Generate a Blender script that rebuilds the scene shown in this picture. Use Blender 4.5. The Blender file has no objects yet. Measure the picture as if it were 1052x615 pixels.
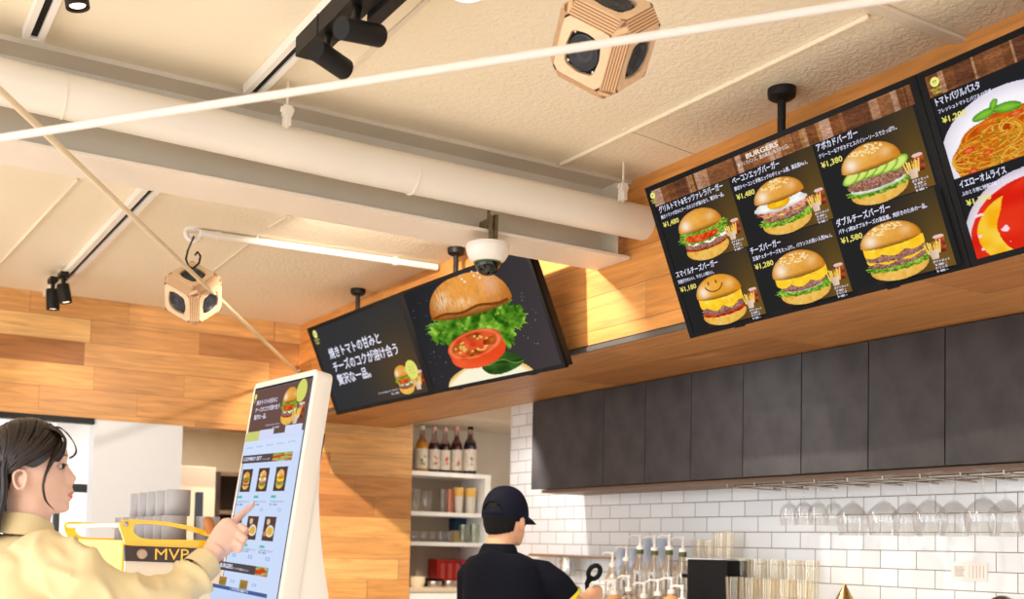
import bpy, bmesh, math, random
import numpy as np
from mathutils import Vector, Matrix, noise as mnoise
random.seed(7); RNG = np.random.RandomState(7)
scene = bpy.context.scene
col = scene.collection
PI = math.pi
# ------------------------------------------------------------------ camera
FPX, CX, CY = 1128.12, 460.0, 506.51
yaw, pitch, roll = 0.513749, 0.0474516, 0.0237601
CAM = Vector((0, 0, 1.45))
fw = Vector((math.sin(yaw)*math.cos(pitch), math.cos(yaw)*math.cos(pitch), math.sin(pitch)))
r0 = Vector((math.cos(yaw), -math.sin(yaw), 0)); u0 = r0.cross(fw)
rt = math.cos(roll)*r0 + math.sin(roll)*u0
up = -math.sin(roll)*r0 + math.cos(roll)*u0
def ray(px, py): return fw + rt*((px-CX)/FPX) - up*((py-CY)/FPX)
def at(px, py, ax, v):
    d = ray(px, py); return CAM + d*((v-CAM[ax])/d[ax])
def dep(px, py, D): return CAM + ray(px, py)*D
cd = bpy.data.cameras.new('camera'); cam = bpy.data.objects.new('camera', cd); col.objects.link(cam)
M3 = Matrix((rt, up, -fw)).transposed()
cam.matrix_world = Matrix.Translation(CAM) @ M3.to_4x4()
cd.sensor_width = 36; cd.lens = FPX/1052*36
cd.shift_x = (526-CX)/1052; cd.shift_y = (CY-307.5)/1052
cd.clip_start = 0.05
cd.dof.use_dof = True; cd.dof.focus_distance = 3.3; cd.dof.aperture_fstop = 3.6
scene.camera = cam
scene.view_settings.view_transform = 'Standard'; scene.view_settings.look = 'None'
scene.view_settings.gamma = 1; scene.view_settings.use_curve_mapping = False
scene.view_settings.exposure = 0
scene.cycles.max_bounces = 8; scene.cycles.transparent_max_bounces = 16
scene.cycles.sample_clamp_indirect = 6
# ------------------------------------------------------------------ materials
def lin(c):
    return tuple(((x/255)/12.92 if x/255 <= .04045 else ((x/255+.055)/1.055)**2.4) for x in c[:3])
def rgba(c): return (*lin(c), 1)
MATS = {}
def mat(name, c, rough=.5, metal=0, bump=0, bscale=60, var=0, vscale=8, spec=.5, coat=0, sheen=0, sss=0, emit=0, trans=0, ior=1.45, stretch=None, c2=None):
    """principled material, colour varied and surface bumped by noise"""
    if name in MATS: return MATS[name]
    m = bpy.data.materials.new(name); m.use_nodes = True; nt = m.node_tree; N = nt.nodes; L = nt.links
    b = N['Principled BSDF']
    b.inputs['Roughness'].default_value = rough; b.inputs['Metallic'].default_value = metal
    b.inputs['Specular IOR Level'].default_value = spec
    b.inputs['Coat Weight'].default_value = coat
    b.inputs['Sheen Weight'].default_value = sheen
    b.inputs['IOR'].default_value = ior
    if sss: b.inputs['Subsurface Weight'].default_value = sss; b.inputs['Subsurface Radius'].default_value = (.012, .005, .003); b.inputs['Subsurface Scale'].default_value = 1
    b.inputs['Transmission Weight'].default_value = trans
    if emit: b.inputs['Emission Color'].default_value = rgba(c); b.inputs['Emission Strength'].default_value = emit
    tc = N.new('ShaderNodeTexCoord'); mp = N.new('ShaderNodeMapping'); L.new(tc.outputs['Object'], mp.inputs[0])
    if stretch: mp.inputs['Scale'].default_value = stretch
    nz = N.new('ShaderNodeTexNoise'); nz.inputs['Scale'].default_value = vscale; nz.inputs['Detail'].default_value = 5
    L.new(mp.outputs[0], nz.inputs['Vector'])
    mx = N.new('ShaderNodeMix'); mx.data_type = 'RGBA'
    a = lin(c)
    cc = lin(c2) if c2 else tuple(x*(1-var) for x in a)
    mx.inputs['A'].default_value = (*a, 1); mx.inputs['B'].default_value = (*cc, 1)
    rp = N.new('ShaderNodeMapRange'); rp.inputs['From Min'].default_value = .35; rp.inputs['From Max'].default_value = .65
    L.new(nz.outputs['Fac'], rp.inputs[0]); L.new(rp.outputs[0], mx.inputs['Factor']); L.new(mx.outputs['Result'], b.inputs['Base Color'])
    if bump:
        n2 = N.new('ShaderNodeTexNoise'); n2.inputs['Scale'].default_value = bscale; n2.inputs['Detail'].default_value = 3
        L.new(mp.outputs[0], n2.inputs['Vector'])
        bp = N.new('ShaderNodeBump'); bp.inputs['Strength'].default_value = min(1, bump); bp.inputs['Distance'].default_value = .004*max(1, bump)
        L.new(n2.outputs['Fac'], bp.inputs['Height']); L.new(bp.outputs[0], b.inputs['Normal'])
    MATS[name] = m; return m
def math_node(nt, op, a, b=None, c=None):
    n = nt.nodes.new('ShaderNodeMath'); n.operation = op
    for i, v in enumerate((a, b, c)):
        if v is None: continue
        if isinstance(v, (int, float)): n.inputs[i].default_value = v
        else: nt.links.new(v, n.inputs[i])
    return n.outputs[0]
def plank_mat(name, along, across, h, ln, ramp, off=0., dark=1., gap=.0016):
    """boards of varied tone: along/across are axis indices in object space"""
    m = bpy.data.materials.new(name); m.use_nodes = True; nt = m.node_tree; N = nt.nodes; L = nt.links
    b = N['Principled BSDF']; b.inputs['Roughness'].default_value = .45; b.inputs['Specular IOR Level'].default_value = .35
    tc = N.new('ShaderNodeTexCoord'); sp = N.new('ShaderNodeSeparateXYZ'); L.new(tc.outputs['Object'], sp.inputs[0])
    A = sp.outputs[along]; Z = sp.outputs[across]
    zz = math_node(nt, 'DIVIDE', math_node(nt, 'ADD', Z, off), h)
    row = math_node(nt, 'FLOOR', zz)
    w1 = N.new('ShaderNodeTexWhiteNoise'); w1.noise_dimensions = '1D'; L.new(row, w1.inputs['W'])
    aa = math_node(nt, 'DIVIDE', math_node(nt, 'ADD', A, math_node(nt, 'MULTIPLY', w1.outputs[0], 7.3)), ln)
    # uneven board lengths: warp the length coordinate
    aw = math_node(nt, 'ADD', aa, math_node(nt, 'MULTIPLY', math_node(nt, 'SINE', math_node(nt, 'MULTIPLY', math_node(nt, 'ADD', aa, row), 2.6)), .22))
    cell = math_node(nt, 'FLOOR', aw)
    cb = N.new('ShaderNodeCombineXYZ'); L.new(row, cb.inputs[0]); L.new(cell, cb.inputs[1])
    w2 = N.new('ShaderNodeTexWhiteNoise'); w2.noise_dimensions = '2D'; L.new(cb.outputs[0], w2.inputs['Vector'])
    # grain
    gc = N.new('ShaderNodeCombineXYZ')
    L.new(math_node(nt, 'ADD', math_node(nt, 'MULTIPLY', A, 2.2), math_node(nt, 'MULTIPLY', w2.outputs[0], 31.)), gc.inputs[0])
    L.new(math_node(nt, 'MULTIPLY', Z, 26.), gc.inputs[1])
    other = sp.outputs[3-along-across]; L.new(math_node(nt, 'MULTIPLY', other, 26.), gc.inputs[2])
    g = N.new('ShaderNodeTexNoise'); g.inputs['Scale'].default_value = 1.6; g.inputs['Detail'].default_value = 6; g.inputs['Distortion'].default_value = .8
    L.new(gc.outputs[0], g.inputs['Vector'])
    cr = N.new('ShaderNodeValToRGB'); cr.color_ramp.interpolation = 'LINEAR'
    while len(cr.color_ramp.elements) < len(ramp): cr.color_ramp.elements.new(.5)
    for e, (p, c) in zip(cr.color_ramp.elements, ramp): e.position = p; e.color = rgba(c)
    L.new(w2.outputs[0], cr.inputs[0])
    gr = N.new('ShaderNodeMapRange'); gr.inputs['From Min'].default_value = .3; gr.inputs['From Max'].default_value = .7
    gr.inputs['To Min'].default_value = .72*dark; gr.inputs['To Max'].default_value = 1.12*dark
    L.new(g.outputs['Fac'], gr.inputs[0])
    vm = N.new('ShaderNodeVectorMath'); vm.operation = 'SCALE'; L.new(cr.outputs[0], vm.inputs[0]); L.new(gr.outputs[0], vm.inputs['Scale'])
    # joints
    fz = math_node(nt, 'FRACT', zz); fa = math_node(nt, 'FRACT', aw)
    ez = math_node(nt, 'MINIMUM', fz, math_node(nt, 'SUBTRACT', 1., fz))
    ea = math_node(nt, 'MINIMUM', fa, math_node(nt, 'SUBTRACT', 1., fa))
    jz = math_node(nt, 'GREATER_THAN', ez, gap/h); ja = math_node(nt, 'GREATER_THAN', ea, gap/ln)
    j = math_node(nt, 'MULTIPLY', jz, ja)
    jd = math_node(nt, 'MULTIPLY_ADD', j, .45, .55)
    v2 = N.new('ShaderNodeVectorMath'); v2.operation = 'SCALE'; L.new(vm.outputs[0], v2.inputs[0]); L.new(jd, v2.inputs['Scale'])
    L.new(v2.outputs[0], b.inputs['Base Color'])
    bp = N.new('ShaderNodeBump'); bp.inputs['Strength'].default_value = .35; bp.inputs['Distance'].default_value = .003
    hh = math_node(nt, 'ADD', math_node(nt, 'MULTIPLY', g.outputs['Fac'], .3), j); L.new(hh, bp.inputs['Height']); L.new(bp.outputs[0], b.inputs['Normal'])
    return m
def tile_mat():
    m = bpy.data.materials.new('white_subway_tile'); m.use_nodes = True; nt = m.node_tree; N = nt.nodes; L = nt.links
    b = N['Principled BSDF']; tc = N.new('ShaderNodeTexCoord'); sp = N.new('ShaderNodeSeparateXYZ'); L.new(tc.outputs['Object'], sp.inputs[0])
    h, w = .0707, .1635
    zz = math_node(nt, 'DIVIDE', math_node(nt, 'SUBTRACT', sp.outputs[2], 1.5425), h)
    row = math_node(nt, 'FLOOR', zz)
    par = math_node(nt, 'MULTIPLY', math_node(nt, 'MODULO', math_node(nt, 'ABSOLUTE', row), 2.), .5)
    yy = math_node(nt, 'ADD', math_node(nt, 'DIVIDE', math_node(nt, 'SUBTRACT', sp.outputs[1], 4.315), w), math_node(nt, 'ADD', par, .5))
    fz = math_node(nt, 'FRACT', zz); fy = math_node(nt, 'FRACT', math_node(nt, 'ADD', yy, 100.))
    ez = math_node(nt, 'MULTIPLY', math_node(nt, 'MINIMUM', fz, math_node(nt, 'SUBTRACT', 1., fz)), h)
    ey = math_node(nt, 'MULTIPLY', math_node(nt, 'MINIMUM', fy, math_node(nt, 'SUBTRACT', 1., fy)), w)
    e = math_node(nt, 'MINIMUM', ez, ey)
    mr = N.new('ShaderNodeMapRange'); mr.inputs['From Min'].default_value = .0011; mr.inputs['From Max'].default_value = .0024; L.new(e, mr.inputs[0])
    cb = N.new('ShaderNodeCombineXYZ'); L.new(row, cb.inputs[0]); L.new(math_node(nt, 'FLOOR', yy), cb.inputs[1])
    wn = N.new('ShaderNodeTexWhiteNoise'); wn.noise_dimensions = '2D'; L.new(cb.outputs[0], wn.inputs['Vector'])
    mx = N.new('ShaderNodeMix'); mx.data_type = 'RGBA'; mx.inputs['A'].default_value = rgba((128, 120, 112)); L.new(mr.outputs[0], mx.inputs['Factor'])
    tv = N.new('ShaderNodeMix'); tv.data_type = 'RGBA'; tv.inputs['A'].default_value = rgba((228, 232, 236)); tv.inputs['B'].default_value = rgba((238, 241, 244)); L.new(wn.outputs[0], tv.inputs['Factor'])
    L.new(tv.outputs['Result'], mx.inputs['B']); L.new(mx.outputs['Result'], b.inputs['Base Color'])
    rr = N.new('ShaderNodeMapRange'); rr.inputs['To Min'].default_value = .8; rr.inputs['To Max'].default_value = .14; L.new(mr.outputs[0], rr.inputs[0]); L.new(rr.outputs[0], b.inputs['Roughness'])
    mr2 = N.new('ShaderNodeMapRange'); mr2.inputs['From Max'].default_value = .006; L.new(e, mr2.inputs[0])
    nz = N.new('ShaderNodeTexNoise'); nz.inputs['Scale'].default_value = 9; L.new(tc.outputs['Object'], nz.inputs['Vector'])
    bp = N.new('ShaderNodeBump'); bp.inputs['Strength'].default_value = .5; bp.inputs['Distance'].default_value = .002
    L.new(math_node(nt, 'ADD', mr2.outputs[0], math_node(nt, 'MULTIPLY', nz.outputs['Fac'], .5)), bp.inputs['Height']); L.new(bp.outputs[0], b.inputs['Normal'])
    return m
def stucco_mat():
    m = bpy.data.materials.new('cream_stucco_ceiling'); m.use_nodes = True; nt = m.node_tree; N = nt.nodes; L = nt.links
    b = N['Principled BSDF']; b.inputs['Roughness'].default_value = .75
    tc = N.new('ShaderNodeTexCoord')
    n0 = N.new('ShaderNodeTexNoise'); n0.inputs['Scale'].default_value = 1.7; n0.inputs['Detail'].default_value = 3; L.new(tc.outputs['Object'], n0.inputs['Vector'])
    mx = N.new('ShaderNodeMix'); mx.data_type = 'RGBA'; mx.inputs['A'].default_value = rgba((240, 228, 206)); mx.inputs['B'].default_value = rgba((232, 217, 186)); L.new(n0.outputs['Fac'], mx.inputs['Factor'])
    L.new(mx.outputs['Result'], b.inputs['Base Color'])
    n1 = N.new('ShaderNodeTexNoise'); n1.inputs['Scale'].default_value = 60; n1.inputs['Detail'].default_value = 2.5; n1.inputs['Distortion'].default_value = .6; L.new(tc.outputs['Object'], n1.inputs['Vector'])
    # the coarse spray finish is only on the right hand bays
    sp = N.new('ShaderNodeSeparateXYZ'); L.new(tc.outputs['Object'], sp.inputs[0])
    mr = N.new('ShaderNodeMapRange'); mr.inputs['From Min'].default_value = .95; mr.inputs['From Max'].default_value = 1.7; mr.inputs['To Min'].default_value = .12; L.new(sp.outputs[0], mr.inputs[0])
    th = N.new('ShaderNodeMapRange'); th.inputs['From Min'].default_value = .4; th.inputs['From Max'].default_value = .62; L.new(n1.outputs['Fac'], th.inputs[0])
    bp = N.new('ShaderNodeBump'); bp.inputs['Strength'].default_value = .55; bp.inputs['Distance'].default_value = .0025
    L.new(math_node(nt, 'MULTIPLY', th.outputs[0], mr.outputs[0]), bp.inputs['Height']); L.new(bp.outputs[0], b.inputs['Normal'])
    return m
def glass_mat(name, c=(235, 240, 240), alpha=.16):
    """thin clear glass: mostly see-through with a glossy skin"""
    m = bpy.data.materials.new(name); m.use_nodes = True; nt = m.node_tree; N = nt.nodes; L = nt.links
    N.remove(N['Principled BSDF']); out = N['Material Output']
    tr = N.new('ShaderNodeBsdfTransparent'); tr.inputs[0].default_value = (*[min(1, .55+.45*x) for x in lin(c)], 1)
    gl = N.new('ShaderNodeBsdfGlossy'); gl.inputs['Roughness'].default_value = .05
    gl.inputs[0].default_value = rgba(c)
    lw = N.new('ShaderNodeLayerWeight'); lw.inputs[0].default_value = .35
    mr = N.new('ShaderNodeMapRange'); mr.inputs['To Min'].default_value = alpha*.45; mr.inputs['To Max'].default_value = min(1, alpha*4); L.new(lw.outputs['Facing'], mr.inputs[0])
    mx = N.new('ShaderNodeMixShader'); L.new(mr.outputs[0], mx.inputs[0]); L.new(tr.outputs[0], mx.inputs[1]); L.new(gl.outputs[0], mx.inputs[2]); L.new(mx.outputs[0], out.inputs[0])
    return m
def emit_vc_mat():
    """what a lit display shows: its pixels give off light"""
    m = bpy.data.materials.new('display_pixels'); m.use_nodes = True; nt = m.node_tree; N = nt.nodes; L = nt.links
    b = N['Principled BSDF']; b.inputs['Base Color'].default_value = (.0, .0, .0, 1); b.inputs['Roughness'].default_value = .4; b.inputs['Specular IOR Level'].default_value = .0
    a = N.new('ShaderNodeVertexColor'); a.layer_name = 'Col'
    L.new(a.outputs[0], b.inputs['Emission Color']); b.inputs['Emission Strength'].default_value = 1.0
    return m
WOODR = [(0, (160, 104, 58)), (.25, (200, 144, 84)), (.5, (214, 160, 96)), (.75, (178, 120, 68)), (1, (226, 178, 114))]
M_wall = plank_mat('oak_board_wall', 0, 2, .137, .8, WOODR, off=.02)
M_front = plank_mat('oak_board_bulkhead', 1, 2, .137, 1.3, [(0, (204, 134, 66)), (.5, (218, 148, 76)), (1, (224, 158, 86))], off=.02)
M_under = plank_mat('oak_board_shade_tone', 1, 0, .30, 1.9, [(0, (178, 120, 66)), (.5, (198, 140, 80)), (1, (162, 104, 54))], off=.05)  # same oak in darker tones, the underside's shade is put into the colour
M_tile = tile_mat(); M_stucco = stucco_mat(); M_disp = emit_vc_mat()
M_glass = glass_mat('clear_glass', (246, 246, 246), .075); M_glassg = glass_mat('greenish_glass', (234, 238, 228), .2)
M_cream = mat('cream_paint', (226, 212, 190), .55, var=.05, vscale=5)
M_steelp = mat('painted_steel', (214, 203, 184), .5, var=.1, vscale=3, bump=.2, bscale=30)
M_pipe = mat('cream_pipe_paint', (226, 218, 204), .4, var=.05, vscale=4)
M_white = mat('white_paint', (238, 238, 236), .5, var=.03)
M_whitep = mat('white_plastic', (230, 224, 214), .35, var=.02)
M_blackm = mat('black_metal', (24, 22, 22), .5, var=.15, vscale=20, spec=.3)
M_blackp = mat('black_plastic', (10, 10, 12), .5, var=.1, vscale=30, spec=.2)
M_bezel = mat('display_bezel', (7, 7, 9), .55, var=.1, vscale=30, spec=.15)
M_grey = mat('grey_profile', (84, 80, 76), .5, var=.1)
M_char = mat('charcoal_laminate', (64, 60, 60), .6, c2=(46, 43, 44), vscale=7, bump=.1, bscale=120)
M_chrome = mat('brushed_steel', (205, 200, 192), .25, metal=1, var=.1, vscale=40)
M_brass = mat('brass', (205, 170, 110), .28, metal=1, var=.1)
M_floor = plank_mat('floor_boards', 1, 0, .12, 1.4, [(0, (176, 146, 112)), (.5, (196, 166, 130)), (1, (184, 152, 118))])
# ------------------------------------------------------------------ mesh helpers
def wm(o):
    m = o.matrix_basis.copy()
    return (wm(o.parent) @ o.matrix_parent_inverse @ m) if o.parent else m
class MB:
    def __init__(s): s.v = []; s.f = []; s.mi = []
    def add(s, vs, fs, mi=0):
        o = len(s.v); s.v += [tuple(v) for v in vs]; s.f += [tuple(o+i for i in f) for f in fs]; s.mi += [mi]*len(fs); return s
    def box(s, a, b, mi=0):
        x0, y0, z0 = a; x1, y1, z1 = b
        vs = [(x0,y0,z0),(x1,y0,z0),(x1,y1,z0),(x0,y1,z0),(x0,y0,z1),(x1,y0,z1),(x1,y1,z1),(x0,y1,z1)]
        return s.add(vs, [(0,3,2,1),(4,5,6,7),(0,1,5,4),(1,2,6,5),(2,3,7,6),(3,0,4,7)], mi)
    def obox(s, c, ax, hs, mi=0):
        c = Vector(c); X, Y, Z = [Vector(a)*h for a, h in zip(ax, hs)]
        vs = [c+X*i+Y*j+Z*k for k in (-1, 1) for i, j in ((-1,-1),(1,-1),(1,1),(-1,1))]
        return s.add(vs, [(0,3,2,1),(4,5,6,7),(0,1,5,4),(1,2,6,5),(2,3,7,6),(3,0,4,7)], mi)
    def tube(s, pts, rad, n=14, cap=True, mi=0, flat=None):
        """swept round bar; rad may be a list; flat=(axis vector, factor list) squashes the section"""
        pts = [Vector(p) for p in pts]; m = len(pts)
        if isinstance(rad, (int, float)): rad = [rad]*m
        ref = None; vs = []
        for i, p in enumerate(pts):
            t = (pts[min(i+1, m-1)]-pts[max(i-1, 0)]).normalized()
            if ref is None:
                ref = Vector((0, 0, 1)) if abs(t.z) < .9 else Vector((1, 0, 0))
                if flat is not None: ref = Vector(flat)
            a = (ref - t*ref.dot(t)).normalized(); b = t.cross(a); ref = a
            ra, rb = rad[i] if isinstance(rad[i], (tuple, list)) else (rad[i], rad[i])
            for k in range(n):
                th = 2*PI*k/n; vs.append(p + a*(ra*math.cos(th)) + b*(rb*math.sin(th)))
        fs = [(i*n+k, i*n+(k+1) % n, (i+1)*n+(k+1) % n, (i+1)*n+k) for i in range(m-1) for k in range(n)]
        if cap: fs += [tuple(reversed(range(n))), tuple((m-1)*n+k for k in range(n))]
        return s.add(vs, fs, mi)
    def lathe(s, prof, c=(0, 0, 0), ax=(0, 0, 1), n=24, mi=0, cap=True):
        """profile of (radius, height) turned about an axis"""
        ax = Vector(ax).normalized(); a = ax.orthogonal().normalized(); b = ax.cross(a); c = Vector(c); vs = []
        for (r, h) in prof:
            for k in range(n):
                th = 2*PI*k/n; vs.append(c + ax*h + a*(r*math.cos(th)) + b*(r*math.sin(th)))
        m = len(prof)
        fs = [(i*n+k, i*n+(k+1) % n, (i+1)*n+(k+1) % n, (i+1)*n+k) for i in range(m-1) for k in range(n)]
        if cap: fs += [tuple(reversed(range(n))), tuple((m-1)*n+k for k in range(n))]
        return s.add(vs, fs, mi)
    def ball(s, c, r, n=14, mi=0):
        r = (r, r, r) if isinstance(r, (int, float)) else r; c = Vector(c); vs = []; m = n//2
        for i in range(1, m):
            ph = PI*i/m
            for k in range(n):
                th = 2*PI*k/n; vs.append(c+Vector((r[0]*math.sin(ph)*math.cos(th), r[1]*math.sin(ph)*math.sin(th), r[2]*math.cos(ph))))
        t = len(vs); vs += [c+Vector((0, 0, r[2])), c-Vector((0, 0, r[2]))]
        fs = [(i*n+k, (i+1)*n+k, (i+1)*n+(k+1) % n, i*n+(k+1) % n) for i in range(m-2) for k in range(n)]
        fs += [(t, k, (k+1) % n) for k in range(n)] + [(t+1, (m-2)*n+(k+1) % n, (m-2)*n+k) for k in range(n)]
        return s.add(vs, fs, mi)
    def prism(s, poly, origin, ex, ey, ez, mi=0):
        """polygon in (ex,ey) pushed along ez"""
        o = Vector(origin); ex, ey, ez = Vector(ex), Vector(ey), Vector(ez); n = len(poly)
        vs = [o+ex*p[0]+ey*p[1] for p in poly] + [o+ex*p[0]+ey*p[1]+ez for p in poly]
        fs = [tuple(reversed(range(n))), tuple(range(n, 2*n))] + [(k, (k+1) % n, n+(k+1) % n, n+k) for k in range(n)]
        return s.add(vs, fs, mi)
    def build(s, name, m, parent=None, smooth=None, bevel=0, origin=None):
        me = bpy.data.meshes.new(name)
        vs = s.v
        if parent is not None:
            inv = wm(parent).inverted(); vs = [inv @ Vector(v) for v in s.v]
        elif origin is not None:
            o = Vector(origin); vs = [Vector(v)-o for v in s.v]
        me.from_pydata([tuple(v) for v in vs], [], s.f)
        ms = m if isinstance(m, (list, tuple)) else [m]
        for x in ms: me.materials.append(x)
        if len(ms) > 1: me.polygons.foreach_set('material_index', s.mi)
        bm = bmesh.new(); bm.from_mesh(me); bmesh.ops.recalc_face_normals(bm, faces=bm.faces); 
        if bevel: bmesh.ops.bevel(bm, geom=[e for e in bm.edges if len(e.link_faces) == 2 and e.calc_face_angle(0) > .6], offset=bevel, segments=2, affect='EDGES', profile=.6, clamp_overlap=True)
        bm.to_mesh(me); bm.free()
        ob = bpy.data.objects.new(name, me); col.objects.link(ob)
        if parent is not None: ob.parent = parent
        elif origin is not None: ob.location = Vector(origin)
        if smooth is not None:
            for p in me.polygons: p.use_smooth = True
            try: me.set_sharp_from_angle(angle=math.radians(smooth))
            except Exception: pass
        return ob
def tag(o, label=None, cat=None, group=None, kind=None):
    if label: o['label'] = label
    if cat: o['category'] = cat
    if group: o['group'] = group
    if kind: o['kind'] = kind
    return o
def empty(name, loc, label, cat, group=None):
    o = bpy.data.objects.new(name, None); col.objects.link(o); o.location = Vector(loc); o.empty_display_size = .05
    return tag(o, label, cat, group)
def struct(o): o['kind'] = 'structure'; return o
def copy_tree(o, delta, label=None, parent=None):
    c = o.copy(); col.objects.link(c)
    if parent is not None: c.parent = parent; c.matrix_parent_inverse = o.matrix_parent_inverse
    else:
        c.location = o.location + Vector(delta)
        if label: c['label'] = label
    for ch in list(o.children): copy_tree(ch, None, None, c)
    return c
def remesh(mb, voxel, name, m, parent=None, smooth_it=4, disp=None, extra=None):
    """fuse overlapping closed solids into one continuous skin"""
    me = bpy.data.meshes.new(name); me.from_pydata(mb.v, [], mb.f)
    bm = bmesh.new(); bm.from_mesh(me); bmesh.ops.recalc_face_normals(bm, faces=bm.faces); bm.to_mesh(me); bm.free()
    ob = bpy.data.objects.new(name, me); col.objects.link(ob)
    md = ob.modifiers.new('r', 'REMESH'); md.mode = 'VOXEL'; md.voxel_size = voxel
    if smooth_it: sm = ob.modifiers.new('s', 'SMOOTH'); sm.iterations = smooth_it; sm.factor = .5
    dg = bpy.context.evaluated_depsgraph_get(); dg.update()
    m2 = bpy.data.meshes.new_from_object(ob.evaluated_get(dg)); m2.name = name
    bpy.data.objects.remove(ob)
    if disp:
        n = [v.normal.copy() for v in m2.vertices]
        for v, nn in zip(m2.vertices, n): v.co = v.co + nn*disp(v.co)
    if extra:
        for v in m2.vertices: v.co = extra(v.co)
    m2.materials.clear()
    for x in (m if isinstance(m, (list, tuple)) else [m]): m2.materials.append(x)
    for p in m2.polygons: p.use_smooth = True
    ob = bpy.data.objects.new(name, m2); col.objects.link(ob)
    if parent is not None: ob.parent = parent; ob.matrix_parent_inverse = wm(parent).inverted()
    return ob
# ================================================================== SETTING
ZC, ZS, XS, XR, YW, XT = 2.846, 2.23, 2.6, 3.26, 6.592, 3.61
struct(MB().box((-4, -3.5, -.1), (6, 11, 0)).build('floor', M_floor))
struct(MB().box((-3.2, -3, ZC), (XS+.3, YW+.16, ZC+.12)).build('ceiling', M_stucco))
# back wall: boarded header over the opening, boarded pier at its right
mb = MB().box((-3.2, YW, 2.138), (3.26, YW+.16, ZC)).box((2.42, YW, 0), (3.437, YW+.16, 2.138)).box((3.26, YW, 2.138), (3.437, YW+.16, 2.31))
struct(mb.build('wall_back', M_wall))
struct(MB().box((1.336, YW+.004, 0), (1.86, YW+.13, 2.138)).build('wall_partition', mat('partition_paint', (206, 208, 210), .5)))
struct(MB().box((-3.2, YW-.012, 2.108), (1.336, YW+.05, 2.142)).build('trim_1', M_blackm))
# bulkhead over the bar
mb = MB().box((XS, -1.5, ZS+.026), (XR+.02, YW, ZC+.05))
struct(mb.build('wall_bulkhead', M_front))
struct(MB().box((XS+.004, -1.5, ZS), (XR+.02, YW, ZS+.024)).build('trim_underside', M_under))
struct(MB().box((XS-.006, -1.5, ZS+.001), (XS+.003, YW, ZS+.02)).build('trim_2', M_grey))
struct(MB().box((XS-.002, -1.5, ZS+.02), (XS+.02, YW, ZS+.0255)).build('trim_3', M_blackm))
# kitchen walls
struct(MB().box((XT, -1.5, 0), (XT+.12, 5.63, 2.5)).build('wall_right', M_tile))
struct(MB().box((XT+.12, 5.51, 0), (4.7, 5.63, 2.5)).build('wall_return', M_white))
struct(MB().box((3.437, 7.1, 0), (4.7, 7.2, 2.5)).build('wall_alcove', mat('alcove_paint', (214, 202, 190), .6, var=.04)))
struct(MB().box((4.6, 5.63, 0), (4.7, 7.1, 2.5)).build('wall_alcove_side', M_white))
struct(MB().box((XR+.02, -1.5, 2.31), (4.7, 7.2, 2.4)).build('ceiling_kitchen', M_cream))
# rooms seen through the opening
struct(MB().box((-3.2, YW+.16, 2.42), (3.437, 9.9, 2.5)).build('ceiling_back_room', mat('back_ceiling', (222, 206, 186), .6)))
struct(MB().box((1.95, 9.4, 0), (3.437, 9.5, 2.42)).build('wall_corridor', mat('corridor_paint', (230, 214, 190), .6, var=.04)))
struct(MB().box((1.62, 7.4, 0), (1.72, 9.5, 2.42)).build('wall_divider', M_white))
struct(MB().box((3.437, YW+.16, 0), (3.5, 9.5, 2.42)).build('wall_corridor_side', mat('corridor_paint2', (224, 204, 176), .6)))
# window beyond the opening: white frame, dark rails, thin panes
wy = 7.2
M_alu = mat('dark_window_rail', (58, 62, 66), .4, var=.1)
mb = MB().box((-3.2, wy, 2.26), (1.62, wy+.08, 2.42)).box((1.44, wy, 0), (1.62, wy+.08, 2.26)).box((-3.2, wy, 0), (1.44, wy+.08, .6))
w = struct(mb.build('window_1', M_white))
MB().box((-3.2, wy+.01, 1.732), (1.445, wy+.06, 1.785)).box((1.235, wy+.012, .6), (1.272, wy+.06, 1.732)).box((.2, wy+.012, .6), (.237, wy+.06, 1.732)).box((-1, wy+.012, .6), (-.96, wy+.06, 2.26)).build('window_rail', M_alu, w)
MB().box((-3.2, wy+.035, .6), (1.44, wy+.041, 2.26)).build('window_pane', M_glass, w)
# ---- sealant beads and ceiling details
def bead(p0, p1, wdt, h, name='trim_bead', m=M_cream, z=ZC):
    a = at(*p0, 2, z); b = at(*p1, 2, z); a.z = b.z = z
    d = (b-a).normalized(); s = Vector((-d.y, d.x, 0))
    c = (a+b)/2 - Vector((0, 0, h/2))
    return struct(MB().obox(c, (d, s, Vector((0, 0, 1))), ((b-a).length/2, wdt/2, h/2)).build(name, m, bevel=h*.35))
k = 0
for p0, p1, wd, h in [((80, 183), (-30, 302), .012, .012), ((576, 167), (893, 14), .014, .014), ((265, 242), (150, 330), .012, .010), ((296, 221), (277, 232), .02, .012),
                      ((890, 1), (997, 44), .035, .012), ((440, -2), (352, 78), .016, .006), ((640, 132), (760, 175), .006, .004)]:
    k += 1; bead(p0, p1, wd, h, 'trim_%d' % (3+k), M_stucco if wd < .03 and p0[0] > 500 else M_cream)
# ---- tracks: white channel with a black slot
def track(name, x, y0, y1, label, wd=.056):
    root = empty(name, (x, y0, ZC), label, 'lighting track', 'lighting tracks')
    MB().box((x-wd/2, y0, ZC-.03), (x-.010, y1, ZC)).box((x+.010, y0, ZC-.03), (x+wd/2, y1, ZC)).box((x-wd/2, y0-.012, ZC-.03), (x+wd/2, y0, ZC)).box((x-wd/2, y1, ZC-.03), (x+wd/2, y1+.012, ZC)).build('channel', M_whitep, root, bevel=.001)
    MB().box((x-.010, y0, ZC-.02), (x+.010, y1, ZC-.012)).build('slot', M_blackp, root)
    return root
track('lighting_track', .437, 1.2, 3.16, 'short white lighting track with a black slot at the top left corner')
track('lighting_track', 1.080, 1.5, 3.19, 'white lighting track carrying the black box with two big spotlights')
track('lighting_track', 1.055, 3.5, YW-.02, 'long white lighting track running to the boarded back wall behind the steel beam', .07)
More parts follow.
